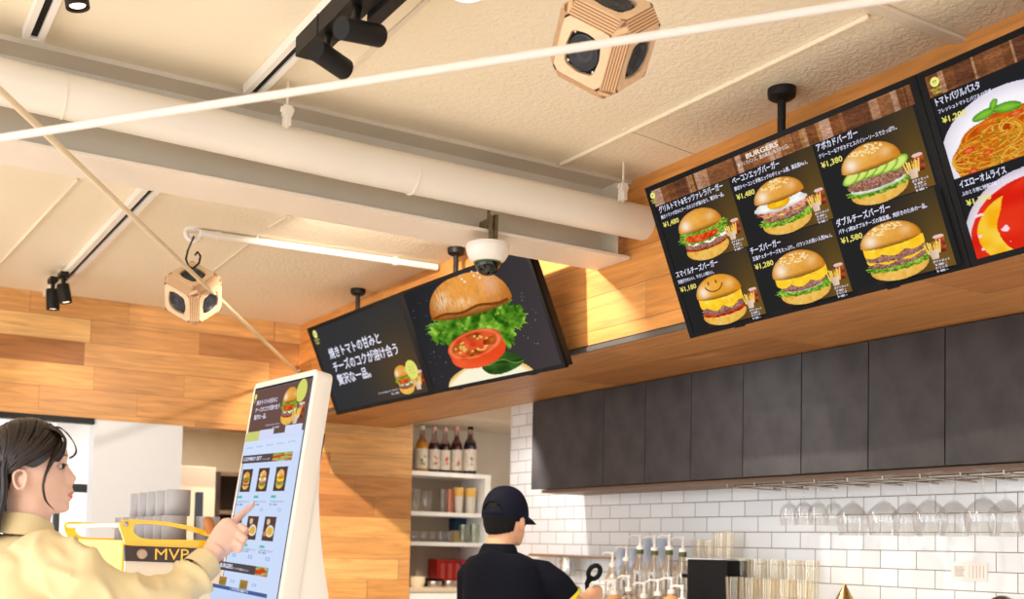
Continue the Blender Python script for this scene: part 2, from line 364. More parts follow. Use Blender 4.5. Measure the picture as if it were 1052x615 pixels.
# ---- steel beam with flanges
x0, x1 = -3.2, XS-.002
zb = 2.546
beam = empty('steel_beam', (0, 3.35, zb), 'cream painted steel H beam crossing the ceiling under the round pipe', 'beam')
MB().box((x0, 3.345, zb+.012), (x1-.06, 3.357, ZC-.012)).build('web', M_steelp, beam)
MB().box((x0, 3.243, zb), (x1, 3.452, zb+.012)).build('bottom_flange', mat('flange_paint', (228, 214, 196), .5, var=.08, vscale=2.5), beam, bevel=.002)
MB().box((x0, 3.243, ZC-.014), (x1, 3.452, ZC)).build('top_flange', M_steelp, beam)
MB().box((x1-.062, 3.25, zb+.012), (x1-.054, 3.345, ZC-.014)).build('end_plate', M_steelp, beam)
# ---- round pipe in front of the web
pipe = empty('ceiling_pipe', (0, 3.17, 2.67), 'thick round cream pipe running along the front of the steel beam', 'pipe')
MB().tube([(-3.2, 3.165, 2.688), (.3, 3.165, 2.682), (1.4, 3.165, 2.664), (2.3, 3.165, 2.664), (XS+.05, 3.165, 2.664)], .063, n=32).build('pipe_run', M_pipe, pipe, smooth=40)
for x in (.52, 1.62): MB().tube([(x, 3.165, 2.678-.018*(x > 1)), (x+.004, 3.165, 2.678-.018*(x > 1))], .0645, n=32).build('joint_ring', M_pipe, pipe, smooth=40)
# pipe hangers
def hanger(px, py, label):
    p = at(px, py, 1, 3.10); p.z = 2.742
    root = empty('pipe_hanger', p, label, 'bracket', 'pipe hangers')
    MB().tube([(p.x, p.y, 2.70), (p.x, p.y, ZC)], .004, n=8).build('rod', M_pipe, root)
    mb = MB().box((p.x-.014, p.y-.012, 2.735), (p.x+.014, p.y+.012, 2.768)).box((p.x-.009, p.y-.015, 2.705), (p.x+.009, p.y+.02, 2.736)).lathe([(.01, -.02), (.01, .02)], (p.x, p.y, 2.755), (1, 0, 0), 10)
    mb.build('clamp', M_pipe, root, bevel=.002)
hanger(295, 117, 'small cream clamp on the thick pipe beside the two big spotlights')
hanger(640, 197, 'small cream clamp on the thick pipe beside the right hand menu screen')
# ---- brace rods
a = dep(-40, 148, 2.3); b = dep(1000, -15, 2.0); b = b + (b-a)*((XS-.004-b.x)/(b.x-a.x)); a = a - (b-a)*.3
r = empty('brace_rod', a, 'long white brace rod rising to the right across the ceiling in front of the speaker', 'rod', 'ceiling brace rods')
MB().tube([a, a.lerp(b, .5), b], .0084, n=16).build('rod', mat('white_rod', (228, 220, 212), .35, var=.04, vscale=20), r, smooth=50)
MB().obox(b, ((b-a).normalized(), Vector((0, 0, 1)), (b-a).normalized().cross(Vector((0, 0, 1)))), (.014, .008, .012)).build('end_plate', M_steelp, r)
a = at(-45, 50, 2, 2.45); b = at(307, 384, 1, YW-.004)
r = empty('brace_rod', a, 'thin cream brace rod running down to the right to the boarded wall behind the kiosk', 'rod', 'ceiling brace rods')
MB().tube([a, a.lerp(b, .5), b], .0088, n=16).build('rod', mat('cream_rod', (226, 208, 172), .4, var=.05), r, smooth=50)
MB().lathe([(.03, 0), (.03, .006), (.012, .01)], b, (a-b).normalized(), 16).build('end_plate', M_steelp, r)
# ---- conduit tube under ceiling behind beam
a = at(206, 239, 2, ZC-.02); b = at(449, 274.5, 2, ZC-.02)
r = empty('conduit', a, 'white tube fixed under the ceiling behind the steel beam, ending above the burger screen', 'tube')
MB().tube([a, b], .0165, n=16).build('tube', M_whitep, r, smooth=50)
for t in (.8, .06):
    c = a.lerp(b, t); MB().tube([c, c+(b-a).normalized()*.02], .021, n=16).build('clip', M_whitep, r, smooth=50)
# ---- spotlights
M_lampface = mat('warm_lamp_face', (255, 232, 200), .4, emit=2.2)
def spot(c, ax, rad, ln, name, label, parent=None, lit=True, arm=None):
    """cylinder head around c, light leaving along ax"""
    ax = Vector(ax).normalized(); c = Vector(c)
    root = parent or empty(name, c, label, 'spotlight', 'black track spotlights')
    h = MB().lathe([(rad*.93, -ln/2), (rad, -ln/2+.004), (rad, ln/2), (rad*.86, ln/2), (rad*.84, ln/2-.006)], c, ax, 28).build('lamp_head', M_blackm, root, smooth=35)
    MB().lathe([(rad*.84, 0), (rad*.5, .002), (.0005, .003)], c+ax*(ln/2-.007), ax, 28).build('lens', M_lampface if lit else M_blackp, h if parent is None else h)
    if arm is not None: MB().tube([c-ax*ln*.2, Vector(arm)], .011, n=12).build('joint', M_blackm, root, smooth=40)
    return root
def ps(px, py, z): return at(px, py, 2, z)
# box adaptor on the middle track
bx = empty('spotlight_box', (1.08, 2.6, ZC-.03), 'long black track box with two big black cylinder spotlights at the upper left', 'spotlight', None)
MB().box((1.048, 2.20, ZC-.085), (1.112, 2.755, ZC-.031)).build('track_box', M_blackm, bx, bevel=.002)
MB().box((1.0465, 2.60, ZC-.0855), (1.1135, 2.603, ZC-.031)).build('box_cover', M_blackp, bx)
MB().box((1.1135, 2.20, ZC-.10), (1.15, 2.44, ZC-.031)).build('driver_box', M_blackm, bx, bevel=.002)
D = 2.86
def dirpx(a, b, da, db): return dep(*b, db)-dep(*a, da)
for (s0, s1, d0, d1, arm) in [((326, 52), (353, 70.5), 2.64, 2.73, (1.08, 2.60, ZC-.08)), ((352, 29), (388, 36.5), 2.54, 2.64, (1.08, 2.42, ZC-.08))]:
    A0 = dep(*s0, d0); A1 = dep(*s1, d1)
    spot((A0+A1)/2, A1-A0, .0265, (A1-A0).length+.01, None, None, parent=bx, arm=arm)
# far pair
def simple_spot(top, bot, z, rad, px_anchor, label, lit=True):
    A0 = ps(*top, z); D0 = (A0-CAM).dot(fw); A1 = dep(*bot, D0)
    rt_ = empty('track_spotlight', A0, label, 'spotlight', 'small black track spotlights')
    spot((A0+A1)/2, A1-A0, rad, (A1-A0).length, None, None, parent=rt_, arm=(A0.x, A0.y, ZC-.045))
    MB().box((A0.x-.02, A0.y-.05, ZC-.055), (A0.x+.02, A0.y+.05, ZC-.03)).build('adaptor', M_blackm, rt_, bevel=.002)
simple_spot((54, 297), (54.5, 318), ZC-.09, .034, None, 'black cylinder spotlight nearest the boarded wall, hanging straight down')
simple_spot((64.5, 292), (68, 311), ZC-.09, .032, None, 'black cylinder spotlight tilted right beside the one nearest the boarded wall')
simple_spot((77, -12), (80, 8), ZC-.06, .029, None, 'black cylinder spotlight cut by the top edge at the upper left')
# ---- ceiling downlight at the top edge
c = at(480.5, -9, 2, 2.72)
r = empty('ceiling_downlight', c, 'round white ceiling lamp with a dark rim cut by the top edge', 'ceiling lamp')
MB().lathe([(.048, ZC-2.72), (.05, .02), (.051, .0), (.046, -.001)], c, (0, 0, 1), 32, cap=False).build('rim', M_grey, r, smooth=40)
MB().lathe([(.046, .006), (.044, -.004), (.034, -.010), (.018, -.013), (.0005, -.014)], c, (0, 0, 1), 32).build('lens', mat('cool_lens', (236, 236, 246), .4, emit=1.0), r, smooth=60)
# ---- screen poles
def pole(x, y, name, label, z1):
    root = empty('ceiling_pole', (x, y, ZC), label, 'pole', 'black poles holding the menu screens')
    MB().lathe([(.0415, 0), (.042, -.014), (.040, -.026), (.030, -.033), (.013, -.036)], (x, y, ZC), (0, 0, 1), 32).build('ceiling_plate', M_blackm, root, smooth=35)
    MB().tube([(x, y, ZC-.01), (x, y, z1)], .0125, n=20).build('tube', M_blackm, root, smooth=40)
    MB().box((x-.022, y-.04, z1), (x+.014, y+.04, z1+.05)).build('mount_arm', M_blackm, root)
pole(2.445, 2.345, 'ceiling_pole', 'black ceiling pole above the six burger menu screen', 2.50)
pole(2.49, 5.47, 'ceiling_pole', 'black ceiling pole above the left hand text screen', 2.50)
pole(2.52, 4.44, 'ceiling_pole', 'black ceiling pole above the tomato burger screen, beside the dome camera', 2.50)
# ---- dome camera clamped to the beam
c = at(501, 262, 1, 3.26)
r = empty('dome_camera', (c.x, c.y, zb), 'white dome security camera clamped under the steel beam in front of the burger screen', 'security camera')
zt = c.z+.030; X, Y = c.x, c.y
MB().lathe([(.055, .010), (.074, .008), (.0775, .0), (.077, -.010), (.073, -.028), (.063, -.046), (.050, -.056)], (X, Y, zt), (0, 0, 1), 40).build('housing', M_whitep, r, smooth=50)
MB().ball((X, Y, zt-.058), (.046, .046, .045), 28).build('dome', mat('smoked_dome', (8, 11, 8), .08, spec=.6), r, smooth=80)
MB().lathe([(.0475, 0), (.050, .004), (.046, .006)], (X, Y, zt-.060), (0, 0, 1), 32).build('dome_ring', mat('green_tint_ring', (70, 110, 50), .2), r, smooth=40)
M_clamp = mat('worn_steel_clamp', (128, 112, 84), .45, metal=.6, var=.3, vscale=60)
mb = MB().box((X-.012, Y-.025, zt+.01), (X+.02, Y+.03, zt+.018)).box((X-.018, Y-.042, zt+.014), (X-.008, Y-.03, zb+.055)).box((X+.002, Y-.044, zt+.014), (X+.014, Y-.026, zb+.06))
mb.box((X-.02, Y-.03, zb+.013), (X+.02, Y+.03, zb+.045)).lathe([(.006, 0), (.006, .04)], (X-.012, Y-.02, zb+.04), (0, 0, 1), 10).lathe([(.034, 0), (.03, .006)], (X, Y, zt+.010), (0, 0, 1), 24)
mb.build('clamp', M_clamp, r, bevel=.001)
# ================================================================== SPEAKERS
M_ply = mat('birch_plywood', (226, 192, 154), .5, var=.12, vscale=14, stretch=(1, 1, 6))
def ply_edge_mat():
    m = bpy.data.materials.new('plywood_layers'); m.use_nodes = True; nt = m.node_tree; N = nt.nodes; L = nt.links
    b = N['Principled BSDF']; b.inputs['Roughness'].default_value = .55
    a = N.new('ShaderNodeVertexColor'); a.layer_name = 'Col'; sp = N.new('ShaderNodeSeparateColor'); L.new(a.outputs[0], sp.inputs[0])
    s = math_node(nt, 'SINE', math_node(nt, 'MULTIPLY', sp.outputs[0], 2*PI*6))
    mr = N.new('ShaderNodeMapRange'); mr.inputs['From Min'].default_value = -.6; mr.inputs['From Max'].default_value = .3; L.new(s, mr.inputs[0])
    mx = N.new('ShaderNodeMix'); mx.data_type = 'RGBA'; mx.inputs['A'].default_value = rgba((128, 84, 52)); mx.inputs['B'].default_value = rgba((224, 184, 140)); L.new(mr.outputs[0], mx.inputs['Factor']); L.new(mx.outputs['Result'], b.inputs['Base Color'])
    return m
M_plye = ply_edge_mat()
def cube_speaker(center, X, Y, Z, S, label, name='cube_speaker'):
    """plywood cube loudspeaker with cut edges, a driver in each face. X,Y,Z unit axes"""
    root = empty(name, center, label, 'speaker', 'cube loudspeakers')
    c = Vector(center); h = S/2; ch = S*.15; f = h-ch
    R = Matrix((X, Y, Z)).transposed()
    # faces as thin frames with a hole, chamfers as striped quads, corners as triangles
    faces = MB(); edges = MB(); ecol = []
    basis = []
    for ax in range(3):
        for sg in (-1, 1):
            n = Vector((0, 0, 0)); n[ax] = sg; u = Vector((0, 0, 0)); u[(ax+1) % 3] = 1; v = n.cross(u); basis.append((n, u, v))
    hw = f*.66
    for n, u, v in basis:
        def P(a, b, d=h): return c + R @ (n*d+u*a+v*b)
        k = f*.80
        outer = [(f, k), (k, f), (-k, f), (-f, k), (-f, -k), (-k, -f), (k, -f), (f, -k)]
        inner = []
        for i in range(8):   # rounded-side square opening
            pass
        m = 32; ov = []; iv = []; dv = []
        for i in range(m):
            t = 2*PI*i/m+PI/m; cx, sx = math.cos(t), math.sin(t)
            q = max(abs(cx), abs(sx)); oa, ob = cx/q*f, sx/q*f
            # clip outer corners
            if abs(oa)+abs(ob) > f+k: s_ = (f+k)/(abs(oa)+abs(ob)); oa *= s_; ob *= s_
            w = hw*(1+.06*math.cos(4*t)) ; ia, ib = cx/q*w, sx/q*w
            if abs(ia)+abs(ib) > w*1.8: s_ = w*1.8/(abs(ia)+abs(ib)); ia *= s_; ib *= s_
            ov.append(P(oa, ob)); iv.append(P(ia, ib)); dv.append(P(ia, ib, h-S*.05))
        faces.add(ov+iv, [(i, (i+1) % m, m+(i+1) % m, m+i) for i in range(m)])
        faces.add(iv+dv, [(i, (i+1) % m, m+(i+1) % m, m+i) for i in range(m)])
    # edge chamfers
    for a in range(3):
        b_, c_ = (a+1) % 3, (a+2) % 3
        for sb in (-1, 1):
            for sc_ in (-1, 1):
                vs = []
                for sa, order in ((-1, 0), (1, 1)):
                    for (vb, vc) in ((h, f), (f, h)):
                        q = Vector((0, 0, 0)); q[a] = sa*f*.9; q[b_] = sb*vb; q[c_] = sc_*vc; vs.append(c + R @ q)
                o = len(edges.v); edges.add(vs, [(0, 1, 3, 2)]); ecol += [0, 1, 0, 1]
    for sx in (-1, 1):
        for sy in (-1, 1):
            for sz in (-1, 1):
                g = f*.9
                pts = [(h, f, g), (f, h, g), (g, h, f), (g, f, h), (f, g, h), (h, g, f)]
                vs = [c + R @ Vector((sx*p[0], sy*p[1], sz*p[2])) for p in pts]
                edges.add(vs, [(0, 1, 2, 3, 4, 5)]); ecol += [0, 1, .15, .85, .3, .7]
    faces.build('face_panels', M_ply, root)
    e = edges.build('cut_edges', M_plye, root)
    at_ = e.data.color_attributes.new('Col', 'FLOAT_COLOR', 'POINT')
    at_.data.foreach_set('color', np.array([(x, x, x, 1) for x in ecol], dtype=np.float32).ravel())
    for i, (n, u, v) in enumerate(basis):
        N_ = R @ n; o = c + R @ (n*(h-S*.05)); U_ = R @ u; V_ = R @ v
        mb = MB().obox(o-N_*.004, (U_, V_, N_), (hw*1.03, hw*1.03, .004))
        d = mb.build('driver_plate', M_blackp, root)
        rr = hw*.93
        MB().lathe([(rr, 0), (rr, .006), (rr*.90, .008), (rr*.80, .004), (rr*.74, .004), (rr*.70, .002), (rr*.35, -.004), (rr*.30, .001), (.0006, .004)], o+N_*.001, N_, 32).build('cone', mat('speaker_cone', (44, 46, 52), .4, var=.1), d, smooth=35)
        for a_ in (-1, 1):
            for b_ in (-1, 1): MB().lathe([(.004, 0), (.004, .003), (.002, .004)], o+(U_*a_+V_*b_)*hw*.80, N_, 10).build('screw', M_chrome, d)
    return root
def axes_from_px(px, py, a, b, cc):
    """orthonormal frame from three image-space edge vectors (dx, dy down, depth)"""
    view = ray(px, py).normalized(); R_ = (rt - view*rt.dot(view)).normalized(); U_ = R_.cross(view)
    m = []
    for v in (a, b, cc): m.append((R_*v[0] - U_*v[1] + view*v[2]).normalized())
    A = np.array([list(v) for v in m]).T; u_, _, vt = np.linalg.svd(A); Q = u_ @ vt
    return [Vector(Q[:, i]) for i in range(3)]
sp = (621, 42); c = dep(*sp, 2.45)
X, Y, Z = axes_from_px(*sp, (53, 22.7, -26), (-15.4, 55, 27), (33, -18, 51))
s1 = cube_speaker(c, X, Y, Z, .182, 'large plywood cube loudspeaker hanging at the top of the picture behind the white rod')
# its hanging wire
MB().tube([c, c+Vector((0, 0, .02)), Vector((c.x, c.y, ZC))], .003, n=8).build('hanging_wire', M_blackm, s1)
sp = (198.5, 301); c = dep(*sp, 4.66)
X, Y, Z = axes_from_px(*sp, (20.0, 11.5, -11), (-1, 23, 11.5), (20.5, -12, 12))
s2 = cube_speaker(c, X, Y, Z, .195, 'small looking plywood cube loudspeaker hanging on a black cord near the back wall', 'cube_speaker')
hk = at(199, 240, 2, ZC-.02); tp = c+Vector((0, 0, .10))
tp = dep(198, 276, 4.62)
q = [dep(199, 243, (hk-CAM).dot(fw)), dep(193, 257, 4.75), dep(191, 266, 4.66), dep(193.5, 273, 4.63), tp, dep(204.5, 270, 4.62), dep(206, 263, 4.64), dep(203, 258.5, 4.67), dep(200.5, 262, 4.66)]
MB().tube(q, .0045, n=8).build('cord', M_blackm, s2, smooth=60)
r = empty('ceiling_hook', hk, 'round white hook plate on the ceiling above the small cube loudspeaker', 'hook')
pts = [hk+Vector((0, 0, .005))+ (rt*math.cos(t)+up*math.sin(t))*.036 for t in np.linspace(0, 2*PI, 17)]
MB().tube(pts, .012, n=10).build('ring', M_whitep, r, smooth=60)
MB().lathe([(.04, 0), (.04, -.008), (.015, -.012)], (hk.x, hk.y, ZC), (0, 0, 1), 24).build('plate', M_whitep, r, smooth=40)
# ================================================================== MENU SCREENS
_tcache = {}
def text_mesh(s, bold):
    key = (s, bold)
    if key in _tcache: return _tcache[key]
    cu = bpy.data.curves.new('t', 'FONT'); cu.body = s; cu.offset = 0; cu.resolution_u = 2; cu.space_character = 1.0
    o = bpy.data.objects.new('t', cu); col.objects.link(o)
    dg = bpy.context.evaluated_depsgraph_get(); dg.update()
    me = bpy.data.meshes.new_from_object(o.evaluated_get(dg))
    v = [(p.co.x, p.co.y) for p in me.vertices]; f = [tuple(p.vertices) for p in me.polygons]
    bpy.data.objects.remove(o); bpy.data.curves.remove(cu); bpy.data.meshes.remove(me)
    _tcache[key] = (v, f); return v, f
def vn(x, y, sc, seed=0):
    r = np.random.RandomState(seed).rand(64, 64); x = x*sc+17.3; y = y*sc+9.1
    xi = np.floor(x).astype(int); yi = np.floor(y).astype(int); fx = x-xi; fy = y-yi
    fx = fx*fx*(3-2*fx); fy = fy*fy*(3-2*fy); g = lambda a, b: r[a % 64, b % 64]
    return (g(xi, yi)*(1-fx)+g(xi+1, yi)*fx)*(1-fy)+(g(xi, yi+1)*(1-fx)+g(xi+1, yi+1)*fx)*fy
class Canvas:
    def __init__(s, O, w, h, eps=.0004):
        s.O, s.w, s.h = Vector(O), Vector(w), Vector(h); s.n = s.w.cross(s.h).normalized()
        if s.n.dot(CAM-s.O) < 0: s.n = -s.n
        s.eps = eps; s.V = []; s.F = []; s.C = []; s.k = 1
    def P(s, u, v, l=0): return s.O + s.w*u + s.h*v + s.n*(s.eps*l)
    def poly(s, pts, c, l=None):
        s.k += 1 if l is None else 0; l = s.k if l is None else l
        o = len(s.V); s.V += [tuple(s.P(u, v, l)) for u, v in pts]; s.F.append(tuple(range(o, o+len(pts))))
        cs = c if isinstance(c[0], (tuple, list)) else [c]*len(pts); s.C += [rgba(x) for x in cs]
    def rect(s, u0, v0, u1, v1, c, l=None): s.poly([(u0, v0), (u1, v0), (u1, v1), (u0, v1)], c, l)
    def disc(s, u, v, ru, rv, c, n=28): s.poly([(u+ru*math.cos(t), v+rv*math.sin(t)) for t in np.linspace(0, 2*PI, n, endpoint=False)], c)
    def text(s, t, u0, vb, hv, u1=None, c=(240, 240, 255), bold=.025):
        """baseline at vb, letter height hv (fraction of screen height), squeezed to end at u1"""
        v, f = text_mesh(t, bold); s.k += 1
        if not v: return
        xs = [p[0] for p in v]; W = max(xs)-min(xs); x0 = min(xs); sz = hv/.78; asp = s.h.length/s.w.length
        kx = (u1-u0)/W if u1 is not None else sz*asp
        for dx, dy, dl in ((-1, 0, 0), (1, .6, .25), (0, -.6, .5)) if bold > .015 else ((0, 0, 0),):
            o = len(s.V); q_ = bold*.9; s.V += [tuple(s.P(u0+(x-x0+dx*q_)*kx, vb-(y+dy*q_)*sz, s.k+dl)) for x, y in v]; s.F += [tuple(o+i for i in q) for q in f]; s.C += [rgba(c)]*len(v)
    def patch(s, u0, v0, u1, v1, nx, ny, fn, l=None):
        s.k += 1; l = s.k
        x, y = np.meshgrid(np.linspace(0, 1, nx), np.linspace(0, 1, ny)); rgb, mk = fn(x, y)
        rgb = np.clip(rgb, 0, 255)/255; ln_ = np.where(rgb <= .04045, rgb/12.92, ((rgb+.055)/1.055)**2.4)
        idx = -np.ones((ny, nx), int); need = np.zeros((ny, nx), bool)
        q = mk[:-1, :-1] & mk[1:, :-1] & mk[:-1, 1:] & mk[1:, 1:]
        need[:-1, :-1] |= q; need[1:, :-1] |= q; need[:-1, 1:] |= q; need[1:, 1:] |= q
        o = len(s.V); idx[need] = np.arange(need.sum())+o
        A = np.array(s.P(0, 0, l)); W = np.array(s.w); H = np.array(s.h)
        U = (u0+(u1-u0)*x[need])[:, None]; Vv = (v0+(v1-v0)*y[need])[:, None]
        s.V += [tuple(p) for p in (A+W*U+H*Vv)]; s.C += [(a, b, c_, 1.) for a, b, c_ in ln_[need]]
        j, i = np.nonzero(q); s.F += [tuple(t) for t in np.stack([idx[j, i], idx[j+1, i], idx[j+1, i+1], idx[j, i+1]], 1).tolist()]
    def build(s, name, parent):
        me = bpy.data.meshes.new(name); inv = wm(parent).inverted()
        me.from_pydata([tuple(inv @ Vector(v)) for v in s.V], [], s.F); me.materials.append(M_disp)
        a = me.color_attributes.new('Col', 'FLOAT_COLOR', 'POINT'); a.data.foreach_set('color', np.array(s.C, dtype=np.float32).ravel())
        o = bpy.data.objects.new(name, me); col.objects.link(o); o.parent = parent; return o
# ------------------------------------------------ food pictures (numpy painters, x right, y down)
def mixc(a, b, t): t = np.clip(t, 0, 1)[..., None]; return np.array(a, float)*(1-t)+np.array(b, float)*t
def put(img, mk, cond, c):
    img[cond] = (c[cond] if isinstance(c, np.ndarray) and c.ndim == 3 else np.array(c, float)); mk |= cond
def bun_top(img, mk, x, y, cx, cy, rx, rt_, rb, sesame=True, smile=False, seed=0, c1=(206, 128, 34), c2=(238, 178, 84)):
    X = (x-cx)/rx; Y = y-cy
    cond = ((X**2+(Y/rt_)**2 < 1) & (Y <= 0)) | ((X**2+(Y/rb)**2 < 1) & (Y > 0))
    t = 1-np.sqrt((X+.15)**2+((Y+rt_*.45)/rt_)**2)*.85
    c = mixc(c1, c2, t+.25*(vn(x, y, 14, seed)-.5))
    hl = np.exp(-(((X+.62)/.24)**2+((Y+rt_*.22)/(rt_*.34))**2)); c = c+(np.array([255, 244, 236])-c)*(hl*.85)[..., None]
    hl = np.exp(-(((X-.55)/.2)**2+((Y+rt_*.35)/(rt_*.25))**2)); c = c+(np.array([255, 226, 200])-c)*(hl*.5)[..., None]
    sh = np.clip((Y-rb*.15)/(rb*.9), 0, 1); c = c*(1-.45*sh)[..., None]
    edge = np.clip((X**2+(Y/rt_)**2-.82)/.18, 0, 1)*(Y < 0); c = c*(1-.18*edge)[..., None]
    put(img, mk, cond, c)
    r = np.random.RandomState(seed+5)
    if sesame:
        for k in range(46):
            a = r.uniform(0, 2*PI); q = math.sqrt(r.rand()); sx, sy = cx-.05*rx+q*math.cos(a)*rx*.58, cy-rt_*.66+q*math.sin(a)*rt_*.26
            th = r.uniform(-.6, .6); dx, dy = x-sx, y-sy; uu = dx*math.cos(th)+dy*math.sin(th); vv = -dx*math.sin(th)+dy*math.cos(th)
            put(img, mk, (uu/(.045*rx))**2+(vv/(.026*rx))**2 < 1, (250, 226, 168))
    if smile:
        for ex in (-.32, .02): put(img, mk, ((x-cx-ex*rx)/(.032*rx))**2+((y-cy+rt_*.62)/(.11*rt_))**2 < 1, (110, 52, 14))
        dx = (x-cx+.12*rx)/(.42*rx); dy = (y-cy+rt_*.52)/(.42*rt_); rr = np.sqrt(dx**2+dy**2); put(img, mk, (abs(rr-.9) < .07) & (dy > .12), (120, 58, 16))
def band(img, mk, x, y, cx, cy, rx, up_, dn, c1, c2, sc=16, seed=0, wav=0, wf=12, hi=None):
    """a disc seen nearly edge on: flattish ellipse with ragged rim"""
    th = np.arctan2((y-cy)/dn, (x-cx)/rx); w = 1+wav*np.sin(th*wf+seed)+wav*.6*np.sin(th*wf*2.3+1+seed)
    Y = y-cy; cond = np.where(Y < 0, ((x-cx)/rx)**2+(Y/up_)**2, ((x-cx)/rx)**2+(Y/dn)**2) < w**2
    n = vn(x, y, sc, seed)*.6+vn(x, y, sc*2.2, seed+1)*.4; c = mixc(c1, c2, (n-.25)*2)
    c = c*(1-.30*np.clip((Y/dn)-.35, 0, 1))[..., None]*(1-.25*np.clip(abs((x-cx)/rx)-.6, 0, 1))[..., None]
    if hi is not None: c = c+(np.array(hi)-c)*(np.clip(vn(x, y, sc*1.3, seed+7)-.72, 0, 1)*2.5)[..., None]
    put(img, mk, cond, c)
def lettuce(img, mk, x, y, cx, cy, rx, up_, dn, seed=0): band(img, mk, x, y, cx, cy, rx, up_, dn, (70, 128, 22), (170, 214, 70), 18, seed, .07, 17, (214, 240, 130))
def patty(img, mk, x, y, cx, cy, rx, dn, seed=0): band(img, mk, x, y, cx, cy, rx, dn, dn, (122, 76, 60), (196, 142, 120), 22, seed, .02, 15, (222, 186, 176))
def bun_low(img, mk, x, y, cx, cy, rx, dn):
    X = (x-cx)/rx; Y = y-cy; cond = (X**2+(Y/np.where(Y < 0, dn*.6, dn))**2) < 1
    c = mixc((226, 160, 44), (246, 212, 130), vn(x, y, 9, 3)*.6+.3*np.clip(Y/dn, 0, 1)); c = c*(1-.25*np.clip(X*X+(Y/dn)**2-.7, 0, 1))[..., None]; put(img, mk, cond, c)
def cheese(img, mk, x, y, cx, cy, rx, dn, seed=0, c=(250, 190, 30)):
    Y = y-cy; drip = dn*(.55+.45*np.abs(np.sin((x-cx)/rx*4.2+seed))); cond = (abs(x-cx) < rx*np.sqrt(np.clip(1-(np.clip(Y, 0, 9)/(dn*1.6))**2, 0, 1))) & (Y > -dn*.7) & (Y < drip*np.sqrt(np.clip(1-((x-cx)/rx)**2*.8, 0, 1)))
    cc = mixc(c, tuple(min(255, q+30) for q in c), vn(x, y, 7, seed)); cc = cc+(np.array([255, 246, 190])-cc)*(np.clip(vn(x, y, 6, seed+3)-.72, 0, 1)*2.6)[..., None]; put(img, mk, cond, cc)
def burger(kind):
    def fn(x, y):
        x = x*2-1; y = y*2-1; img = np.zeros(x.shape+(3,)); mk = np.zeros(x.shape, bool); a = (img, mk, x, y)
        bun_low(*a, -.0, .52, .82, .44)
        if kind == 'tomato':
            band(*a, 0, .38, .80, .2, .2, (150, 30, 14), (200, 60, 24), 9, 1, .02); patty(*a, .02, .28, .82, .24, 2)
            cheese(*a, .05, .12, .80, .26, 1, (246, 240, 224)); lettuce(*a, -.05, .0, .96, .22, .30, 4)
            band(*a, -.08, .02, .66, .17, .22, (206, 48, 16), (246, 116, 52), 8, 2, .0, 8, (255, 190, 130))
            lettuce(*a, .06, -.20, .98, .2, .18, 6); bun_top(*a, -.04, -.32, .84, .62, .20, False, seed=1)
        elif kind == 'egg':
            lettuce(*a, 0, .40, .92, .2, .24, 3); patty(*a, 0, .26, .74, .22, 4); cheese(*a, 0, .12, .76, .18, 2)
            band(*a, .05, .06, .96, .2, .20, (172, 72, 52), (240, 176, 150), 12, 5, .05, 14, (250, 210, 190))
            band(*a, -.06, -.12, .88, .2, .25, (236, 232, 226), (255, 255, 252), 5, 6, .04, 5); band(*a, -.1, -.14, .38, .16, .20, (250, 176, 16), (255, 208, 50), 4, 2)
            bun_top(*a, -.03, -.34, .84, .62, .16, seed=2)
        elif kind == 'avocado':
            lettuce(*a, 0, .42, .92, .2, .24, 8); band(*a, 0, .36, .78, .16, .18, (214, 222, 190), (246, 250, 232), 5, 2); patty(*a, 0, .22, .86, .24, 9)
            for k in range(6):
                ux = .70-.27*k; th = -.5; dx, dy = x-ux, y-(-.12+.02*abs(k-3)); p = dx*math.cos(th)+dy*math.sin(th); q = -dx*math.sin(th)+dy*math.cos(th)
                e = (p/.31)**2+(q/.17)**2; put(img, mk, e < 1, mixc((214, 232, 120), (92, 156, 30), (e-.35)*1.6))
            bun_top(*a, -.03, -.30, .85, .66, .17, seed=3)
        elif kind == 'smile':
            band(*a, 0, .42, .82, .18, .2, (168, 26, 16), (214, 60, 36), 9, 1, .03, 10, (255, 180, 160)); patty(*a, 0, .28, .80, .24, 12); cheese(*a, 0, .02, .82, .36, 3)
            bun_top(*a, 0, -.26, .86, .70, .20, False, True, seed=4, c1=(216, 134, 30), c2=(240, 176, 70))
        elif kind == 'cheese':
            lettuce(*a, .03, .36, .98, .2, .26, 13); band(*a, 0, .34, .62, .12, .14, (220, 226, 190), (250, 252, 236), 5, 2); patty(*a, 0, .22, .74, .24, 14); cheese(*a, 0, .0, .86, .32, 5)
            bun_top(*a, -.03, -.22, .88, .74, .20, seed=5)
        elif kind == 'double':
            lettuce(*a, .03, .40, .94, .2, .24, 16); patty(*a, 0, .30, .80, .2, 17); cheese(*a, 0, .14, .84, .24, 6); patty(*a, 0, .08, .84, .22, 18); cheese(*a, 0, -.12, .86, .26, 8)
            bun_top(*a, -.04, -.34, .86, .62, .17, seed=6)
        return img, mk
    return fn
